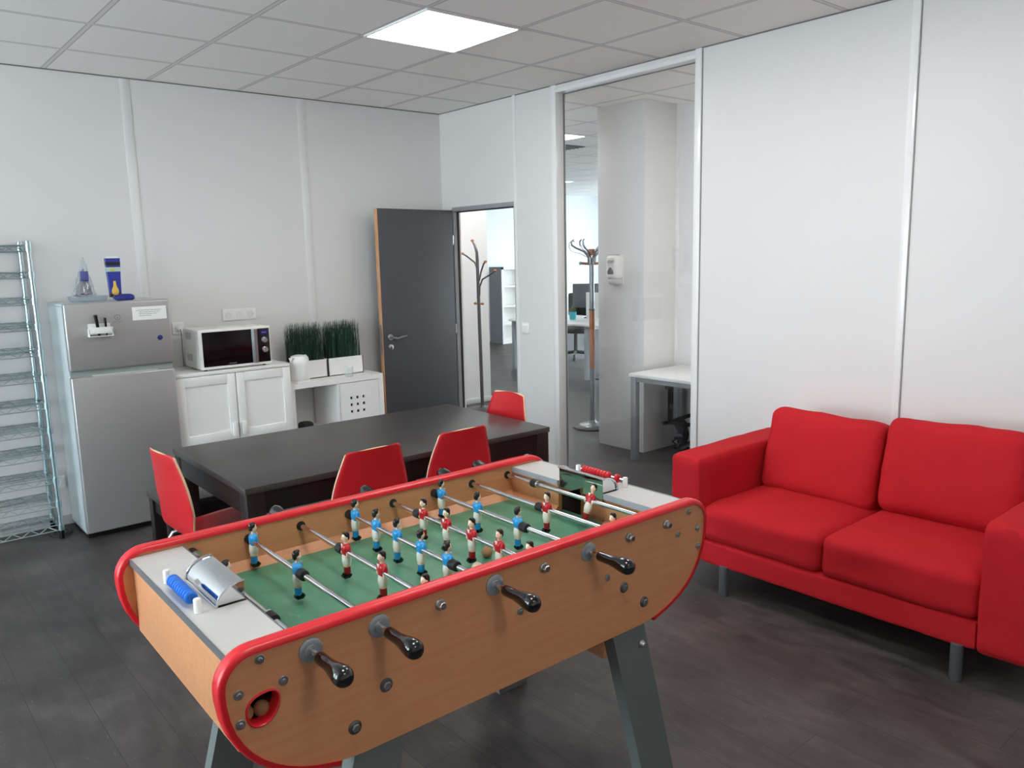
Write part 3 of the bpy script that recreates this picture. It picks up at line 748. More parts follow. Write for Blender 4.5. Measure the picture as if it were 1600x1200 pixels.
# magnets and note
t = thing('note', 'white paper note with printed lines on the freezer door', 'note', (-2.596, -.4825, 1.362))
obj('sheet', one(box, -.10, .10, -.0008, 0, -.040, .041), PAPER, t, 0)
bm = BM()
for i, (a, b_) in enumerate(((-.075, .07), (-.06, .062), (-.062, .045), (-.06, .008))):
    x = a
    while x < b_:
        w = random.uniform(.006, .016); box(bm, x, min(x+w, b_), -.0012, -.0006, .018-i*.011, .0212-i*.011); x += w+.003
obj('printed_lines', bm, INK, t, 0)
t = thing('pen_holder', 'white magnetic pen tray stuck on the freezer door', 'pen holder', (-2.888, -.482, 1.278))
bm = BM(); box(bm, -.062, .062, -.004, 0, -.012, .040, .001); box(bm, -.067, .067, -.045, -.041, -.018, .020, .001); box(bm, -.067, .067, -.045, 0, -.036, -.032, .001); box(bm, -.065, -.062, -.045, 0, -.034, .010); box(bm, .062, .065, -.045, 0, -.034, .010)
obj('tray', bm, PLAST, t)
obj('magnet_strip', one(box, -.062, .062, -.0015, 0, -.036, -.012), mat('tray_shade', (205, 210, 214), .5), t, 0)
for i, (x, r_, h, tilt, l) in enumerate(((-.008, .0095, .125, .10, 'thick black marker leaning in the white pen tray'), (.033, .0065, .105, .03, 'thin black pen standing upright in the white pen tray'))):
    bm = BM(); lathe(bm, [(r_*.5, 0), (r_, .012), (r_, h*.6), (r_*1.06, h*.61), (r_*1.06, h), (0, h)], 14)
    o = obj('marker_pen', bm, BLACK); o.location = (-2.888+x, -.505, 1.247); o.rotation_euler = (.05, -tilt, 0); tag(o, l, 'pen', 'pens in the tray')
bm = BM(); lathe(bm, [(.014, 0), (.016, .004), (.014, .009), (0, .010)], 20, Matrix.Rotation(PI/2, 4, 'X'))
o = obj('magnet', bm, mat('blue_magnet', (36, 50, 120), .35)); o.location = (-2.548, -.482, 1.206); tag(o, 'round blue magnet on the freezer door', 'magnet')
# on top of the fridge
Z = 1.441
t = thing('wrapped_pastry_bag', 'pointed clear plastic bag with blue and dark contents on the fridge', 'bag', (-2.898, -.25, Z+.036))
def cone(bm, r0, z0, z1, tipx, wr, sd, n=20, k=12):
    rows = []
    for i in range(k+1):
        u = i/k; row = []
        for j in range(n):
            a = 2*PI*j/n; r_ = r0*(1-u)**.9+.003
            nz = noise.noise(Vector((math.cos(a)*2+sd, math.sin(a)*2, u*6)))*wr
            row.append(bm.verts.new((r_*math.cos(a)*(1+nz*6)+tipx*u, .6*r_*math.sin(a)*(1+nz*6), z0+(z1-z0)*u+nz)))
        rows.append(row)
    for A, B in zip(rows, rows[1:]):
        for j in range(n): bm.faces.new((A[j], A[(j+1) % n], B[(j+1) % n], B[j]))
    bm.faces.new(rows[0][::-1]); bm.faces.new(rows[-1])
bm = BM(); cone(bm, .062, .002, .226, .012, .02, 1); obj('wrap', bm, CLEAR, t, 50)
bm = BM(); cone(bm, .046, .010, .160, .006, .02, 5); obj('contents', bm, mat('dark_mesh_contents', (112, 110, 122), .5, var=.6, vscale=60), t, 40)
bm = BM(); box(bm, -.020, .026, -.040, -.027, .09, .15, .004); obj('blue_label', bm, mat('label_blue', (84, 88, 150), .5), t)
t = thing('plastic_tray', 'clear plastic lid lying flat on the fridge', 'tray', (-2.880, -.26, Z))
bm = BM(); lathe(bm, [(.095, .001), (.105, .004), (.112, .030), (.118, .032), (.118, .034), (.109, .033), (.100, .006), (0, .005)], 28, Matrix.Diagonal((1, .62, 1, 1))); obj('lid', bm, CLEAR, t, 60)
t = thing('candy_packet', 'tall blue printed packet with a yellow bottle motif on the fridge', 'packet', (-2.722, -.25, Z+.02))
def slab(bm, z0, z1, w0, w1, yoff=0., th=.022, xs=0.):
    for i in range(1): pass
    V = []
    for z, w in ((z0, w0), (z1, w1)):
        V.append([bm.verts.new((xs+sx*w, sy*th*(1-.25*(z/.24))+yoff*sy, z)) for sx, sy in ((-1, -1), (1, -1), (1, 1), (-1, 1))])
    for i in range(4): bm.faces.new((V[0][i], V[0][(i+1) % 4], V[1][(i+1) % 4], V[1][i]))
    bm.faces.new(V[0][::-1]); bm.faces.new(V[1])
wd = lambda z: .030+.0125*z/.24
bm = BM(); slab(bm, 0, .24, wd(0), wd(.24)); obj('pouch', bm, mat('packet_blue', (40, 52, 150), .35), t, 0)
for z0, z1, m in ((.158, .185, mat('packet_pale', (190, 208, 196), .4)), (.196, .218, mat('packet_black', (26, 24, 30), .4)), (.0, .022, mat('packet_maroon', (62, 26, 40), .4))):
    bm = BM(); slab(bm, z0, z1, wd(z0)+.0006, wd(z1)+.0006, .0006); obj('printed_band', bm, m, t, 0)
bm = BM(); box(bm, -.035, .035, -.004, .004, .24, .252); obj('top_seal', bm, PAPER, t, 0)
bm = BM(); lathe(bm, [(0, .012), (.016, .016), (.021, .03), (.020, .045), (.010, .068), (.008, .085), (.007, .1), (0, .1)], 18, Matrix.Translation((-.003, -.0215, 0)) @ Matrix.Diagonal((1, .12, 1, 1))); obj('bottle_motif', bm, mat('packet_yellow', (236, 196, 84), .4), t)
bm = BM(); box(bm, -.020, .004, -.0232, -.0200, .163, .180, .002); obj('printed_patch', bm, mat('packet_green', (206, 206, 90), .4), t, 0)
bm = BM(); softbox(bm, 0, 0, .014, .11, .08, .028, r=.012, puff=.5, n=8, wr=.012, seed=4); o = obj('blue_sachet', bm, mat('sachet_blue', (34, 44, 132), .35), None, 50); o.location = (-2.70, -.325, Z+.004); tag(o, 'small crumpled blue sachet at the foot of the blue packet', 'sachet')
bm = BM(); softbox(bm, 0, 0, .010, .09, .06, .020, r=.01, puff=.4, n=8, wr=.010, seed=14); o = obj('white_sachet', bm, PAPER, None, 50); o.location = (-2.66, -.235, Z+.003); tag(o, 'small white sachet on the fridge under the blue packet', 'sachet')

# ------------------------------------------------------------------ wire rack
rk = thing('wire_shelving', 'tall chrome wire shelving unit at the left edge of the room', 'shelving', (-3.62, -.155, 0))
RW, RD = .445, .135
for sx in (-1, 1):
    for sy in (-1, 1):
        bm = BM(); tube(bm, [(sx*RW, sy*RD, .045), (sx*RW, sy*RD, 1.80)], .0125, 14); lathe(bm, [(.0145, 1.795), (.0145, 1.808), (.010, 1.812), (0, 1.812)], 14, Matrix.Translation((sx*RW, sy*RD, 0)))
        for q in range(34): lathe(bm, [(.0128, .09+q*.0508), (.0131, .0905+q*.0508), (.0131, .0925+q*.0508), (.0128, .093+q*.0508)], 12, Matrix.Translation((sx*RW, sy*RD, 0)))
        p = obj('post', bm, RACKM, rk)
        bm = BM(); lathe(bm, [(.012, 0), (.0145, .003), (.0145, .05), (.0125, .052)], 14, Matrix.Translation((sx*RW, sy*RD, 0))); obj('foot', bm, BLACK, p)
RZ = [.089, .235, .385, .545, .695, .848, 1.015, 1.17, 1.325, 1.475, 1.63, 1.785]
def wire_shelf(z):
    bm = BM(); a, b_ = RW-.006, RD
    for dz, r_ in ((0, .0036), (-.034, .0034)):
        tube(bm, [(-a, -b_, dz), (a, -b_, dz), (a, b_, dz), (-a, b_, dz)], r_, 8, True)
    for y in (-b_, b_):
        pts = []; n = 18
        for i in range(n+1):
            x = -a+.02+(2*a-.04)*i/n; pts.append((x, y, -.002 if i % 2 else -.033))
        tube(bm, pts, .0032, 6)
    for x in (-a, a):
        pts = [(x, -b_+.02+(2*b_-.04)*i/6, -.002 if i % 2 else -.033) for i in range(7)]; tube(bm, pts, .0026, 6)
    for i in range(1, 12):
        x = -a+2*a*i/12; tube(bm, [(x, -b_, .002), (x, b_, .002)], .0016, 5)
    for y in (-.06, .06): tube(bm, [(-a, y, -.003), (a, y, -.003)], .0028, 6)
    for sx in (-1, 1):
        for sy in (-1, 1): lathe(bm, [(.0129, -.034), (.0172, -.034), (.0172, .004), (.0129, .004)], 14, Matrix.Translation((sx*RW, sy*RD, 0)))
    return bm
s0 = None
for z in RZ:
    if s0 is None: s = s0 = obj('wire_shelf', wire_shelf(0), RACKM, rk, 50)
    else: s = s0.copy(); C.objects.link(s); s.parent = rk
    s.location = (0, 0, z)

# ------------------------------------------------------------------ sideboard, shelf unit and what stands on them
cb = thing('sideboard', 'white two door cabinet under the microwave', 'cabinet', (-2.078, -.235, 0))
bm = BM(); box(bm, -.391, -.374, -.195, .195, 0, .93); box(bm, .374, .391, -.195, .195, 0, .93); box(bm, -.374, .374, .18, .195, 0, .93); box(bm, -.374, .374, -.19, .18, .06, .075); box(bm, -.374, .374, -.19, .18, .44, .455)
box(bm, -.374, .374, -.18, -.165, 0, .06); obj('carcass', bm, WHITE2, cb, 0)
obj('top_board', one(box, -.391, .391, -.217, .20, .93, .950, .002), WHITE, cb)
def shaker(x0, x1, z0, z1, fx=.055, fz=.062):
    bm = BM(); y0, y1 = -.215, -.195
    box(bm, x0, x0+fx, y0, y1, z0, z1, .0015); box(bm, x1-fx, x1, y0, y1, z0, z1, .0015)
    box(bm, x0+fx, x1-fx, y0, y1, z0, z0+fz, .0015); box(bm, x0+fx, x1-fx, y0, y1, z1-fz, z1, .0015)
    box(bm, x0+fx-.002, x1-fx+.002, y0+.009, y1, z0+fz-.002, z1-fz+.002)
    return bm
for sx in (-1, 1):
    x0, x1 = sorted((sx*.003, sx*.390))
    dd = obj('door', shaker(x0, x1, .475, .926), WHITE, cb)
    obj('handle', one(box, *sorted((sx*.018, sx*.048)), -.235, -.215, .500, .592, .004), PLAST, dd)
    obj('drawer_front', shaker(x0, x1, .07, .47), WHITE, cb)
ku = thing('cube_shelf_unit', 'white cube shelf unit beside the open door', 'shelf unit', (-1.3025, -.225, 0))
bm = BM(); w = .3825
box(bm, -w, -w+.038, -.195, .195, 0, .752); box(bm, w-.038, w, -.195, .195, 0, .752); box(bm, -w, w, -.195, .195, .752, .790, .001); box(bm, -w+.038, w-.038, -.195, .195, 0, .038)
obj('frame', bm, WHITE, ku, 0)
bm = BM(); box(bm, -.008, .008, -.19, .195, .038, .752); box(bm, -w+.038, w-.038, -.188, .195, .387, .403); obj('divider', bm, WHITE2, ku, 0)
obj('back_panel', one(box, -w+.038, -.20, .17, .176, .403, .752), WHITE2, ku, 0)
bm = BM(); ix, iz = (-1.145+1.3025), .578
ho = []
for i in (-1, 0, 1):
    for j in (-1, 0, 1):
        x, z = ix+i*.052, iz+j*.052; ho.append([(x-.0105, z-.0105), (x+.0105, z-.0105), (x+.0105, z+.0105), (x-.0105, z+.0105)])
prism(bm, [(.012, .407), (w-.042, .407), (w-.042, .748), (.012, .748)], 'y', -.190, -.176, ho)
box(bm, .012, .022, -.176, .16, .407, .748); box(bm, w-.052, w-.042, -.176, .16, .407, .748); box(bm, .022, w-.052, -.176, .16, .738, .748); box(bm, .022, w-.052, -.176, .16, .407, .417)
ins = obj('door_insert', bm, WHITE, ku, 0, label='white insert with nine square holes')
obj('inner_back', one(box, .022, w-.052, -.04, -.035, .417, .738), BLACK, ins, 0)
bm = BM(); softbox(bm, 0, 0, .034, .09, .10, .055, r=.02, puff=.2, n=8, wr=.012, seed=8); o = obj('dark_pouch', bm, mat('dark_cloth', (46, 44, 46), .8), None, 50); o.location = (-1.50, -.26, .412); tag(o, 'dark bundle in the open cube of the white shelf unit', 'pouch')
# microwave
mw = thing('microwave', 'white microwave oven with black front on the cabinet', 'microwave', (-2.045, -.265, .95), -.02)
obj('body', one(box, -.240, .240, -.140, .17, .012, .272, .008, 3), PLAST, mw)
ff = obj('door', one(box, -.243, .243, -.160, -.140, .010, .274, .007, 3), PLAST, mw)
obj('window', one(box, -.222, .135, -.1635, -.158, .028, .258, .006, 3), mat('microwave_black_glass', (20, 10, 14), .12, spec=.25), ff)
obj('control_panel', one(box, .137, .234, -.1635, -.158, .028, .258, .005, 3), mat('microwave_panel', (26, 16, 20), .15), mw)
bm = BM(); prism(bm, [(.108, -.1635), (.118, -.184), (.140, -.184), (.152, -.1635)], 'z', .028, .258); obj('handle', bm, STEEL, ff, 0)
for z in (.178, .112):
    bm = BM(); lathe(bm, [(.020, 0), (.020, .004), (.0165, .006), (.0165, .018), (.014, .020), (0, .020)], 24, Matrix.Translation((.196, -.1635, z)) @ Matrix.Rotation(PI/2, 4, 'X')); box(bm, .1945, .1975, -.1845, -.1835, z, z+.014); obj('knob', bm, STEEL, mw)
obj('display', one(box, .170, .222, -.1642, -.163, .216, .244), mat('display_blue', (30, 34, 110), .2), mw, 0)
text('lettering', '88:88', .014, mat('display_digits', (110, 120, 190), .4), mw, (.196, -.1646, .230), FRONT)
text('lettering', 'SAMSUNG', .011, mat('logo_silver', (170, 168, 170), .3), ff, (-.03, -.1642, .040), FRONT)
bm = BM()
for zz in (.06, .205):
    for i in range(4):
        for j in range(5): box(bm, -.2408, -.239, .10-i*.028-.009, .10-i*.028+.006, zz+j*.0095, zz+j*.0095+.0042)
obj('vent', bm, mat('vent_dark', (70, 70, 70), .6), mw, 0)
bm = BM()
for sx in (-.2, .2):
    for y in (-.12, .13): lathe(bm, [(.012, 0), (.012, .014)], 12, Matrix.Translation((sx, y, 0)))
obj('foot', bm, BLACK, mw)
bm = BM(); tube(bm, [(.20, .17, .23), (.225, .20, .245), (.262, .19, .235), (.285, .18, .18), (.275, .18, .12), (.235, .19, .08), (.22, .20, .05)], .0035, 8); obj('cord', bm, DARKM, mw)
# grass planters
def planter(x, label, seed):
    rnd = random.Random(seed)
    t = thing('grass_planter', label, 'planter', (x, -.190, .790), 0, 'grass planters on the shelf unit')
    bm = BM(); w, dpt, h = .149, .075, .135
    box(bm, -w, w, -dpt, -dpt+.006, 0, h); box(bm, -w, w, dpt-.006, dpt, 0, h); box(bm, -w, -w+.006, -dpt, dpt, 0, h); box(bm, w-.006, w, -dpt, dpt, 0, h); box(bm, -w, w, -dpt, dpt, 0, .006)
    obj('box', bm, WHITE, t, 0); obj('soil', one(box, -w+.006, w-.006, -dpt+.006, dpt-.006, .10, .112), DARK, t, 0)
    bm = BM()
    for i in range(620):
        bx = rnd.uniform(-w+.022, w-.016); by = rnd.uniform(-dpt+.01, dpt-.01); hh = rnd.uniform(.255, .315)
        lx = max(-.143, min(.143, bx*.99+rnd.gauss(0, .009)))-bx; ly = by*.1+rnd.gauss(0, .008)-.006
        a = rnd.uniform(0, PI); c, s = math.cos(a)*.0016, math.sin(a)*.0016
        pr = None
        for q in (0, .4, .8, 1.):
            px, py, pz = bx+lx*q*q, by+ly*q*q, .105+hh*q; wq = 1-.75*max(0, q-.6)/.4
            cur = [bm.verts.new((px-c*wq, py-s*wq, pz)), bm.verts.new((px+c*wq, py+s*wq, pz))]
            if pr: bm.faces.new((pr[0], pr[1], cur[1], cur[0]))
            pr = cur
    obj('grass', bm, GREEN, t, 0, kind='stuff')
planter(-1.452, 'white box of artificial grass behind the kettle', 3); planter(-1.147, 'white box of artificial grass behind the drinking glass', 4)
kt = thing('kettle', 'white electric kettle on the shelf unit', 'kettle', (-1.572, -.352, .790), .35)
obj('base', one(lathe, [(.070, 0), (.074, .004), (.074, .016), (.068, .020), (0, .020)], 32), PLAST, kt)
bm = BM(); lathe(bm, [(.0, .021), (.068, .021), (.071, .030), (.070, .07), (.066, .125), (.060, .175), (.056, .184)], 32)
prism(bm, [(-.02, .184), (.02, .184), (.0, .155)], 'x', -.080, -.052)
obj('body', bm, PLAST, kt); obj('lid', one(lathe, [(.056, .184), (.052, .192), (.03, .198), (0, .199)], 28), PLAST, kt)
bm = BM(); tube(bm, [(.048, 0, .184), (.066, 0, .184), (.084, 0, .168), (.092, 0, .125), (.090, 0, .075), (.080, 0, .045), (.066, 0, .04)], [.010, .011, .011, .010, .010, .010, .009], 12); obj('handle', bm, PLAST, kt)
gl = thing('drinking_glass', 'small clear drinking glass on the shelf unit', 'glass', (-1.185, -.375, .790))
bm = BM(); lathe(bm, [(.0, .0005), (.026, .0005), (.029, .004), (.033, .075), (.0315, .075), (.0275, .009), (0, .008)], 28); obj('tumbler', bm, TUMB, gl, 60)

# ------------------------------------------------------------------ sockets and switch
def socket(name, label, loc, n, rz, switch=False):
    t = thing(name, label, 'light switch' if switch else 'socket', loc, rz)
    w = .041*n
    obj('plate', one(box, -w, w, -.010, 0, -.041, .041, .003), PLAST, t)
    for i in range(n):
        x = -w+.041+i*.082
        if switch: obj('rocker', one(box, x-.026, x+.026, -.015, -.009, -.028, .028, .003), WHITE, t)
        else:
            bm = BM(); lathe(bm, [(.024, .0095), (.022, .012), (.020, .012), (.019, .0105), (0, .0105)], 24, Matrix.Translation((x, 0, 0)) @ Matrix.Rotation(PI/2, 4, 'X'))
            for dx in (-.0095, .0095): lathe(bm, [(.003, .0106), (.003, .011), (0, .011)], 8, Matrix.Translation((x+dx, 0, 0)) @ Matrix.Rotation(PI/2, 4, 'X'))
            obj('outlet', bm, mat('socket_shade', (230, 229, 226), .4), t)
    return t
socket('light_switch', 'white light switch on the wall right of the doorway', (0, -1.055, 1.10), 1, -PI/2, True)
socket('wall_socket', 'white socket plate between fridge and microwave', (-2.282, 0, 1.215), 1, 0)
socket('wall_socket', 'white triple socket strip on the wall above the microwave', (-1.845, 0, 1.285), 3, 0)
socket('wall_socket', 'white socket low on the wall between shelving and fridge', (-3.115, 0, .285), 1, 0)
pg = thing('plug_cord', 'grey plug and cord hanging from the socket beside the fridge', 'cord', (-2.282, -.012, 1.215))
obj('plug', one(lathe, [(.018, 0), (.018, .02), (.012, .032), (0, .034)], 18, Matrix.Rotation(PI/2, 4, 'X')), PLAST, pg)
obj('cord', one(tube, [(0, -.030, 0), (.004, -.036, -.02), (.006, -.03, -.08), (.006, -.024, -.16), (.008, -.02, -.262)], .0035, 8), mat('cord_grey', (150, 148, 146), .5), pg)
bm = BM()
pts = [(-3.20+.05*math.cos(a*.45)*(1-a*.008)+.0015*a, -.20+.06*math.sin(a*.45), .006+.0012*(a % 9)) for a in range(44)]
tube(bm, pts, .004, 6); o = obj('power_cable', bm, mat('cable_dark', (60, 62, 66), .5)); tag(o, 'loose coil of dark cable on the floor beside the fridge', 'cable')

# ------------------------------------------------------------------ beyond the door and the glass
ck = thing('coat_stand', 'dark coat stand with wooden knobs behind the doorway', 'coat stand', (1.18, 1.03, 0))
obj('pole', one(tube, [(0, 0, .02), (0, .012, 1.0), (.0, .018, 1.62), (0, .024, 1.70), (.0, .055, 1.77), (0, .085, 1.81)], [.019, .019, .018, .015, .013, .011], 14), DARKM, ck)
def knob(c, parent): return obj('knob', one(ball, c, (.017, .021, .014), 14), ORANGEW, parent)
knob((0, .095, 1.822), ck)
for pts in ([(0, .03, 1.46), (0.0, .035, 1.54), (0, .06, 1.59), (0, .19, 1.655), (0, .28, 1.69)], [(0, -.005, 1.40), (.01, -.03, 1.50), (.01, -.075, 1.575), (.01, -.105, 1.60)], [(0, -.005, 1.24), (0, -.012, 1.34), (0, -.06, 1.415), (0, -.18, 1.46), (0, -.275, 1.505)]):
    a = obj('arm', one(tube, pts, .009, 10), DARKM, ck); knob(pts[-1], a)
for s in (-1, 1):
    a = obj('peg', one(tube, [(0, .012, 1.155), (0, .012+s*.055, 1.157)], .010, 10), ORANGEW, ck); knob((0, .012+s*.062, 1.157), a)
obj('base', one(lathe, [(.0, 0), (.19, 0), (.19, .012), (.15, .022), (.03, .032), (.022, .05), (0, .05)], 32), DARKM, ck)
STAND = mat('stand_steel', (128, 131, 134), .3, metal=1)
cs = thing('coat_stand', 'chrome and wood coat stand seen through the glass', 'coat stand', (1.37, -.445, 0))
obj('base', one(lathe, [(0, 0), (.19, 0), (.19, .015), (.17, .022), (.10, .030), (0, .030)], 36), mat('stand_base_black', (46, 45, 47), .4), cs)
obj('base_cover', one(lathe, [(.13, .026), (.12, .036), (.04, .048), (.026, .07), (.024, .075)], 32), STAND, cs)
obj('lower_pole', one(tube, [(0, 0, .05), (0, 0, .585)], .0235, 18), STAND, cs)
obj('wooden_grip', one(lathe, [(.0, .58), (.026, .58), (.026, 1.13), (0, 1.13)], 20), ORANGEW, cs)
obj('collar', one(lathe, [(.029, 1.128), (.029, 1.145), (.024, 1.147)], 18), DARKM, cs)
obj('upper_pole', one(tube, [(0, 0, 1.14), (0, 0, 1.62)], .0235, 18), STAND, cs)
obj('head', one(lathe, [(.036, 1.64), (.04, 1.66), (.034, 1.70), (0, 1.705)], 16), ORANGEW, cs)
for i in range(6):
    a = .35+i*PI/3; c, s = math.cos(a), math.sin(a)
    if i % 2 == 0 or True:
        pts = [(c*.03, s*.03, 1.56), (c*.032, s*.032, 1.63), (c*.07, s*.07, 1.68), (c*.15, s*.15, 1.715), (c*.185, s*.185, 1.74), (c*.19, s*.19, 1.775), (c*.165, s*.165, 1.79)]
        bm = BM(); tube(bm, pts, [.010, .010, .010, .009, .009, .008, .007], 8); obj('hook', bm, STAND, cs)
for i in range(3):
    a = .9+i*2*PI/3; c, s = math.cos(a), math.sin(a)
    p = obj('peg', one(tube, [(c*.02, s*.02, 1.565), (c*.12, s*.12, 1.572)], .012, 10), ORANGEW, cs); obj('knob', one(ball, (c*.132, s*.132, 1.573), .016, 12), STAND, p)
bm = BM()
hk = [(0, .0, 0)]
pts = [(0, -.02, -.02), (0, .08, .018), (0, .15, .03), (0, .20, .045), (0, .225, .08), (0, .22, .115), (0, .19, .135), (0, .15, .13)]
tube(bm, pts, .004, 8); o = obj('umbrella_hook', bm, STAND); o.location = (1.36, -.38, 1.645); tag(o, 'thin wire hanger hook on the chrome coat stand', 'hanger')
# soap dispenser on the column
sd = thing('soap_dispenser', 'white soap dispenser on the column behind the glass', 'soap dispenser', (.945, -1.165, 1.40), -PI/2)
bm = BM(); softbox(bm, 0, -.050, .145, .128, .10, .20, r=.035, n=10, puff=.06); obj('housing', bm, PLAST, sd, 60)
obj('back_plate', one(box, -.06, .06, -.012, 0, .0, .245, .006), PLAST, sd)
bm = BM(); softbox(bm, 0, -.048, .028, .10, .085, .055, r=.025, n=8); obj('nozzle_cover', bm, mat('dispenser_grey', (206, 205, 204), .3), sd, 60)
bm = BM(); prism(bm, [(-.034, .095), (-.024, .088), (.024, .088), (.034, .095), (.030, .115), (.008, .143), (-.008, .143), (-.030, .115)], 'y', -.1045, -.098); obj('window', bm, mat('dispenser_window', (96, 92, 94), .3), sd, 30)
obj('top_slot', one(box, -.045, .045, -.075, -.03, .243, .2465, .001), mat('dispenser_slot', (110, 106, 104), .5), sd)
text('lettering', 'GOJO', .028, mat('lettering_dark', (60, 56, 62), .5), sd, (0, -.1035, .190), FRONT, .35)
# white desk behind the glass
dk = thing('white_desk', 'white desk with grey leg behind the glass', 'desk', (.70, -1.49, 0))
obj('desktop', one(box, 0, .67, -1.6, 0, .683, .708, .002), WHITE, dk)
for x, y in ((.012, -.012), (.012, -1.54), (.61, -1.54), (.61, -.012)): obj('leg', one(box, x, x+.05, y-.05, y, 0, .683, .002), GREYM, dk)
bm = BM(); box(bm, .02, .06, -1.5, -.06, .645, .683); box(bm, .06, .62, -.055, -.02, .645, .683); obj('frame', bm, GREYM, dk, 0)
br = obj('bracket', one(box, -.02, .02, -.014, .014, -.40, 0, .003), BLACK, dk, label='black metal bracket under the desk'); br.location = (.32, -.17, .683)
obj('clamp_knob', one(lathe, [(.022, 0), (.022, .03), (0, .03)], 14, Matrix.Translation((-.02, 0, -.10)) @ Matrix.Rotation(-PI/2, 4, 'Y')), BLACK, br)
obj('arm', one(tube, [(-.07, .02, -.40), (.0, 0, -.40), (.10, -.03, -.375), (.22, -.06, -.36)], .016, 10), BLACK, br)
obj('arm', one(tube, [(0, 0, -.40), (.06, -.07, -.42), (.16, -.14, -.425)], .016, 10), BLACK, br)
t = thing('cable_tangle', 'tangle of black cables and purple grey plastic on the floor under the white desk', 'cables', (1.16, -1.68, 0))
for q in range(4):
    rnd = random.Random(q+2); bm = BM()
    pts = [Vector((.07*math.cos(a*.7+q)+rnd.uniform(-.03, .03), .07*math.sin(a*.9+q)+rnd.uniform(-.03, .03), .012+max(0, .26-abs(a-7)*.034)+rnd.uniform(0, .02))) for a in range(15)]
    tube(bm, pts, .007, 6); obj('cable', bm, BLACK, t)
for q, (x, y, z, rz, ry) in enumerate(((-.02, .0, .13, .4, .5), (.04, -.05, .09, -.6, -.4), (.0, .03, .20, .2, .8))):
    bm = BM(); box(bm, -.10, .10, -.03, .03, -.012, .012, .006, M=Matrix.Translation((x, y, z)) @ Matrix.Rotation(rz, 4, 'Z') @ Matrix.Rotation(ry, 4, 'Y')); obj('plastic_strip', bm, PURPLE, t)
# bookcase far behind the doorway
bc = thing('bookcase', 'tall white bookcase with grey side far behind the doorway', 'bookcase', (5.90, 5.95, 0))
bm = BM(); w, hh = .45, 1.44
box(bm, -w, -w+.05, -.15, .2, 0, hh); box(bm, w-.05, w, -.15, .2, 0, hh); box(bm, -w, w, -.15, .2, hh-.05, hh); box(bm, -w+.05, w-.05, .18, .2, 0, hh); box(bm, -w+.05, w-.05, -.15, .2, 0, .06)
obj('carcass', bm, WHITE, bc, 0); obj('side_panel', one(box, -w-.015, -w, -.14, .2, 0, hh), mat('bookcase_grey_side', (128, 132, 138), .5), bc, 0, label='grey side panel')
for z in (.36, .70, 1.07): obj('shelf', one(box, -w+.05, w-.05, -.145, .18, z-.012, z+.018), WHITE, bc, 0)
# big desk seen through the glass
d3 = thing('office_desk', 'long white office desk with a potted plant on it', 'desk', (3.90, 1.9, 0))
obj('desktop', one(box, -.54, .56, -1.6, 1.25, .715, .74, .003), WHITE, d3)
for x in (-.50, .46):
    for y in (-1.5, -.30, 1.17): obj('leg', one(box, x, x+.055, y, y+.055, 0, .715), mat('leg_pale_steel', (170, 180, 186), .4), d3, 0)
t = thing('monitor', 'dark computer monitor on the long office desk', 'monitor', (4.24, 2.30, .74), -.95)
obj('screen', one(box, -.29, .29, -.02, .02, .15, .49, .006), mat('monitor_grey', (84, 90, 98), .35), t)
bm = BM(); box(bm, -.03, .03, .02, .05, .01, .30, .004); obj('stand', bm, BLACK, t); obj('foot', one(box, -.12, .12, -.08, .10, 0, .012, .003), BLACK, t)
t = thing('desk_screen', 'white divider panel on the long office desk', 'divider', (3.98, 1.55, .74))
obj('panel', one(box, -.015, .015, -.75, .62, .02, .38, .004), WHITE, t)
for y in (-.6, .5): obj('clip', one(box, -.03, .03, y-.03, y+.03, 0, .04, .003), GREYM, t)
pt = thing('potted_plant', 'small grassy plant in a teal pot on the office desk', 'potted plant', (3.86, 2.33, .74))
obj('pot', one(lathe, [(0, 0), (.042, 0), (.055, .11), (.050, .11), (.048, .09), (0, .09)], 24), TEAL, pt)
bm = BM(); rnd = random.Random(5)
for i in range(90):
    a = rnd.uniform(0, 2*PI); r_ = rnd.uniform(0, .04); b0 = Vector((r_*math.cos(a), r_*math.sin(a), .09)); tp = b0+Vector((math.cos(a)*rnd.uniform(.0, .06), math.sin(a)*rnd.uniform(0, .06), rnd.uniform(.06, .13)))
    sd_ = Vector((-math.sin(a), math.cos(a), 0))*.004
    bm.faces.new([bm.verts.new(b0-sd_), bm.verts.new(b0+sd_), bm.verts.new(tp)])
obj('leaves', bm, mat('plant_olive', (92, 104, 52), .6, var=.4, vscale=30), pt, 0, kind='stuff')
oc = thing('office_chair', 'black swivel office chair at the long desk beyond the glass', 'office chair', (4.88, 3.30, 0), PI+.4)
bm = BM()
for i in range(5):
    a = 2*PI*i/5+.3; tube(bm, [(0, 0, .11), (.30*math.cos(a), .30*math.sin(a), .08)], [.028, .018], 8)
lathe(bm, [(.03, .08), (.03, .40), (.05, .42)], 14); b0 = obj('base', bm, BLACK, oc)
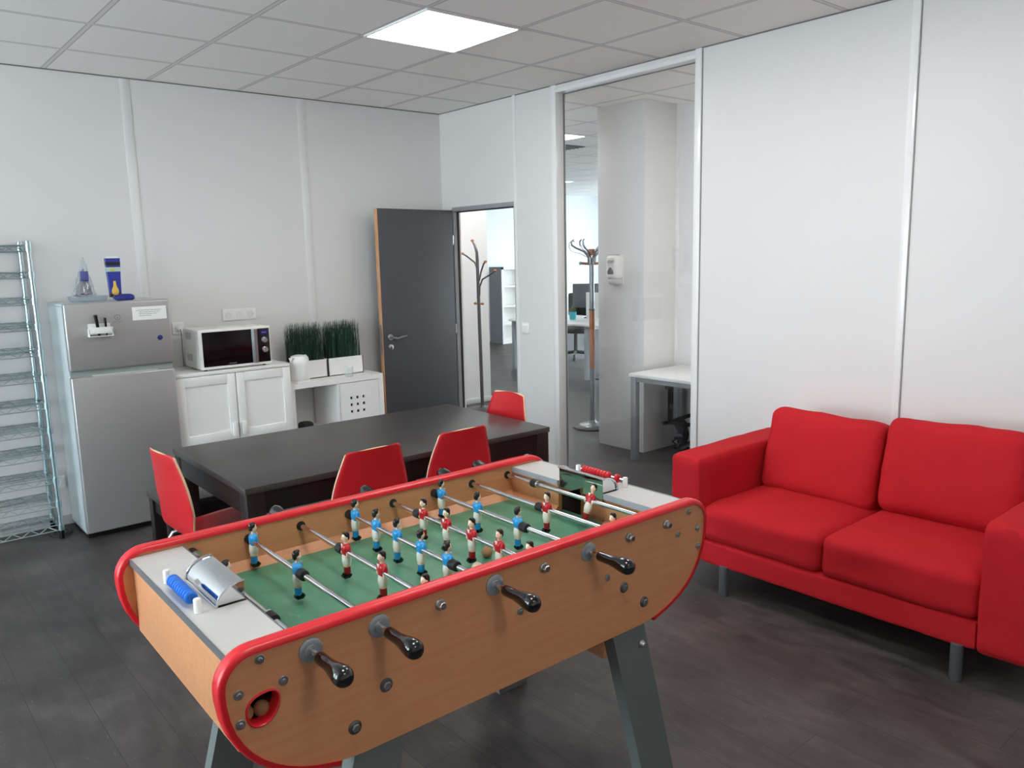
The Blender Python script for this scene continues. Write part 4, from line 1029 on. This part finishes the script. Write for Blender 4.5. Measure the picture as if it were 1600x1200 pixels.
for i in range(5):
    a = 2*PI*i/5+.3; obj('caster', one(lathe, [(0, -.012), (.03, -.012), (.03, .012), (0, .012)], 14, Matrix.Translation((.30*math.cos(a), .30*math.sin(a), .03)) @ Matrix.Rotation(PI/2, 4, 'X') @ Matrix.Rotation(0, 4, 'Z')), RUBBER, b0)
bm = BM(); softbox(bm, 0, 0, .46, .48, .48, .08, r=.035, puff=.2, n=8); obj('seat', bm, mat('chair_fabric', (40, 40, 43), .8), oc, 60)
bm = BM(); softbox(bm, -.25, 0, .78, .07, .44, .50, r=.03, puff=.2, n=8); obj('backrest', bm, MATS['chair_fabric'], oc, 60)
for s in (-1, 1):
    bm = BM(); tube(bm, [(.0, s*.22, .45), (.0, s*.27, .48), (.0, s*.27, .60)], .015, 8); box(bm, -.12, .12, s*.27-.035, s*.27+.035, .60, .63, .012); obj('armrest', bm, BLACK, oc)
bm = BM(); pts = [(3.55+.02*a+.12*math.cos(a*.6), 1.75+.16*math.sin(a*.8)-.02*a, .008) for a in range(26)]; tube(bm, pts, .007, 6); o = obj('power_cable', bm, BLACK); tag(o, 'black cable looping on the floor under the long office desk', 'cable')

# ------------------------------------------------------------------ light from outside, camera
w = bpy.data.worlds.new('sky'); bpy.context.scene.world = w; w.use_nodes = True
bg = w.node_tree.nodes['Background']; bg.inputs[0].default_value = (*lin((224, 242, 251)), 1); bg.inputs[1].default_value = 6.8

cam = bpy.data.cameras.new('camera'); co = bpy.data.objects.new('camera', cam); C.objects.link(co)
cam.sensor_width = 36; cam.sensor_fit = 'HORIZONTAL'; cam.lens = 1244.08/1600*36
co.location = (-4.0833, -5.6970, 1.6703); co.rotation_euler = (1.4092, .0224, -.7058)
cam.clip_start = .05
sc = bpy.context.scene; sc.camera = co
sc.view_settings.view_transform = 'Standard'; sc.view_settings.look = 'None'; sc.view_settings.gamma = 1; sc.view_settings.use_curve_mapping = False
sc.view_settings.exposure = 0.88
cy = sc.cycles; cy.max_bounces = 10; cy.diffuse_bounces = 6; cy.glossy_bounces = 5; cy.transparent_max_bounces = 12; cy.sample_clamp_indirect = 8; cy.caustics_reflective = False; cy.caustics_refractive = False
cy.use_denoising = True
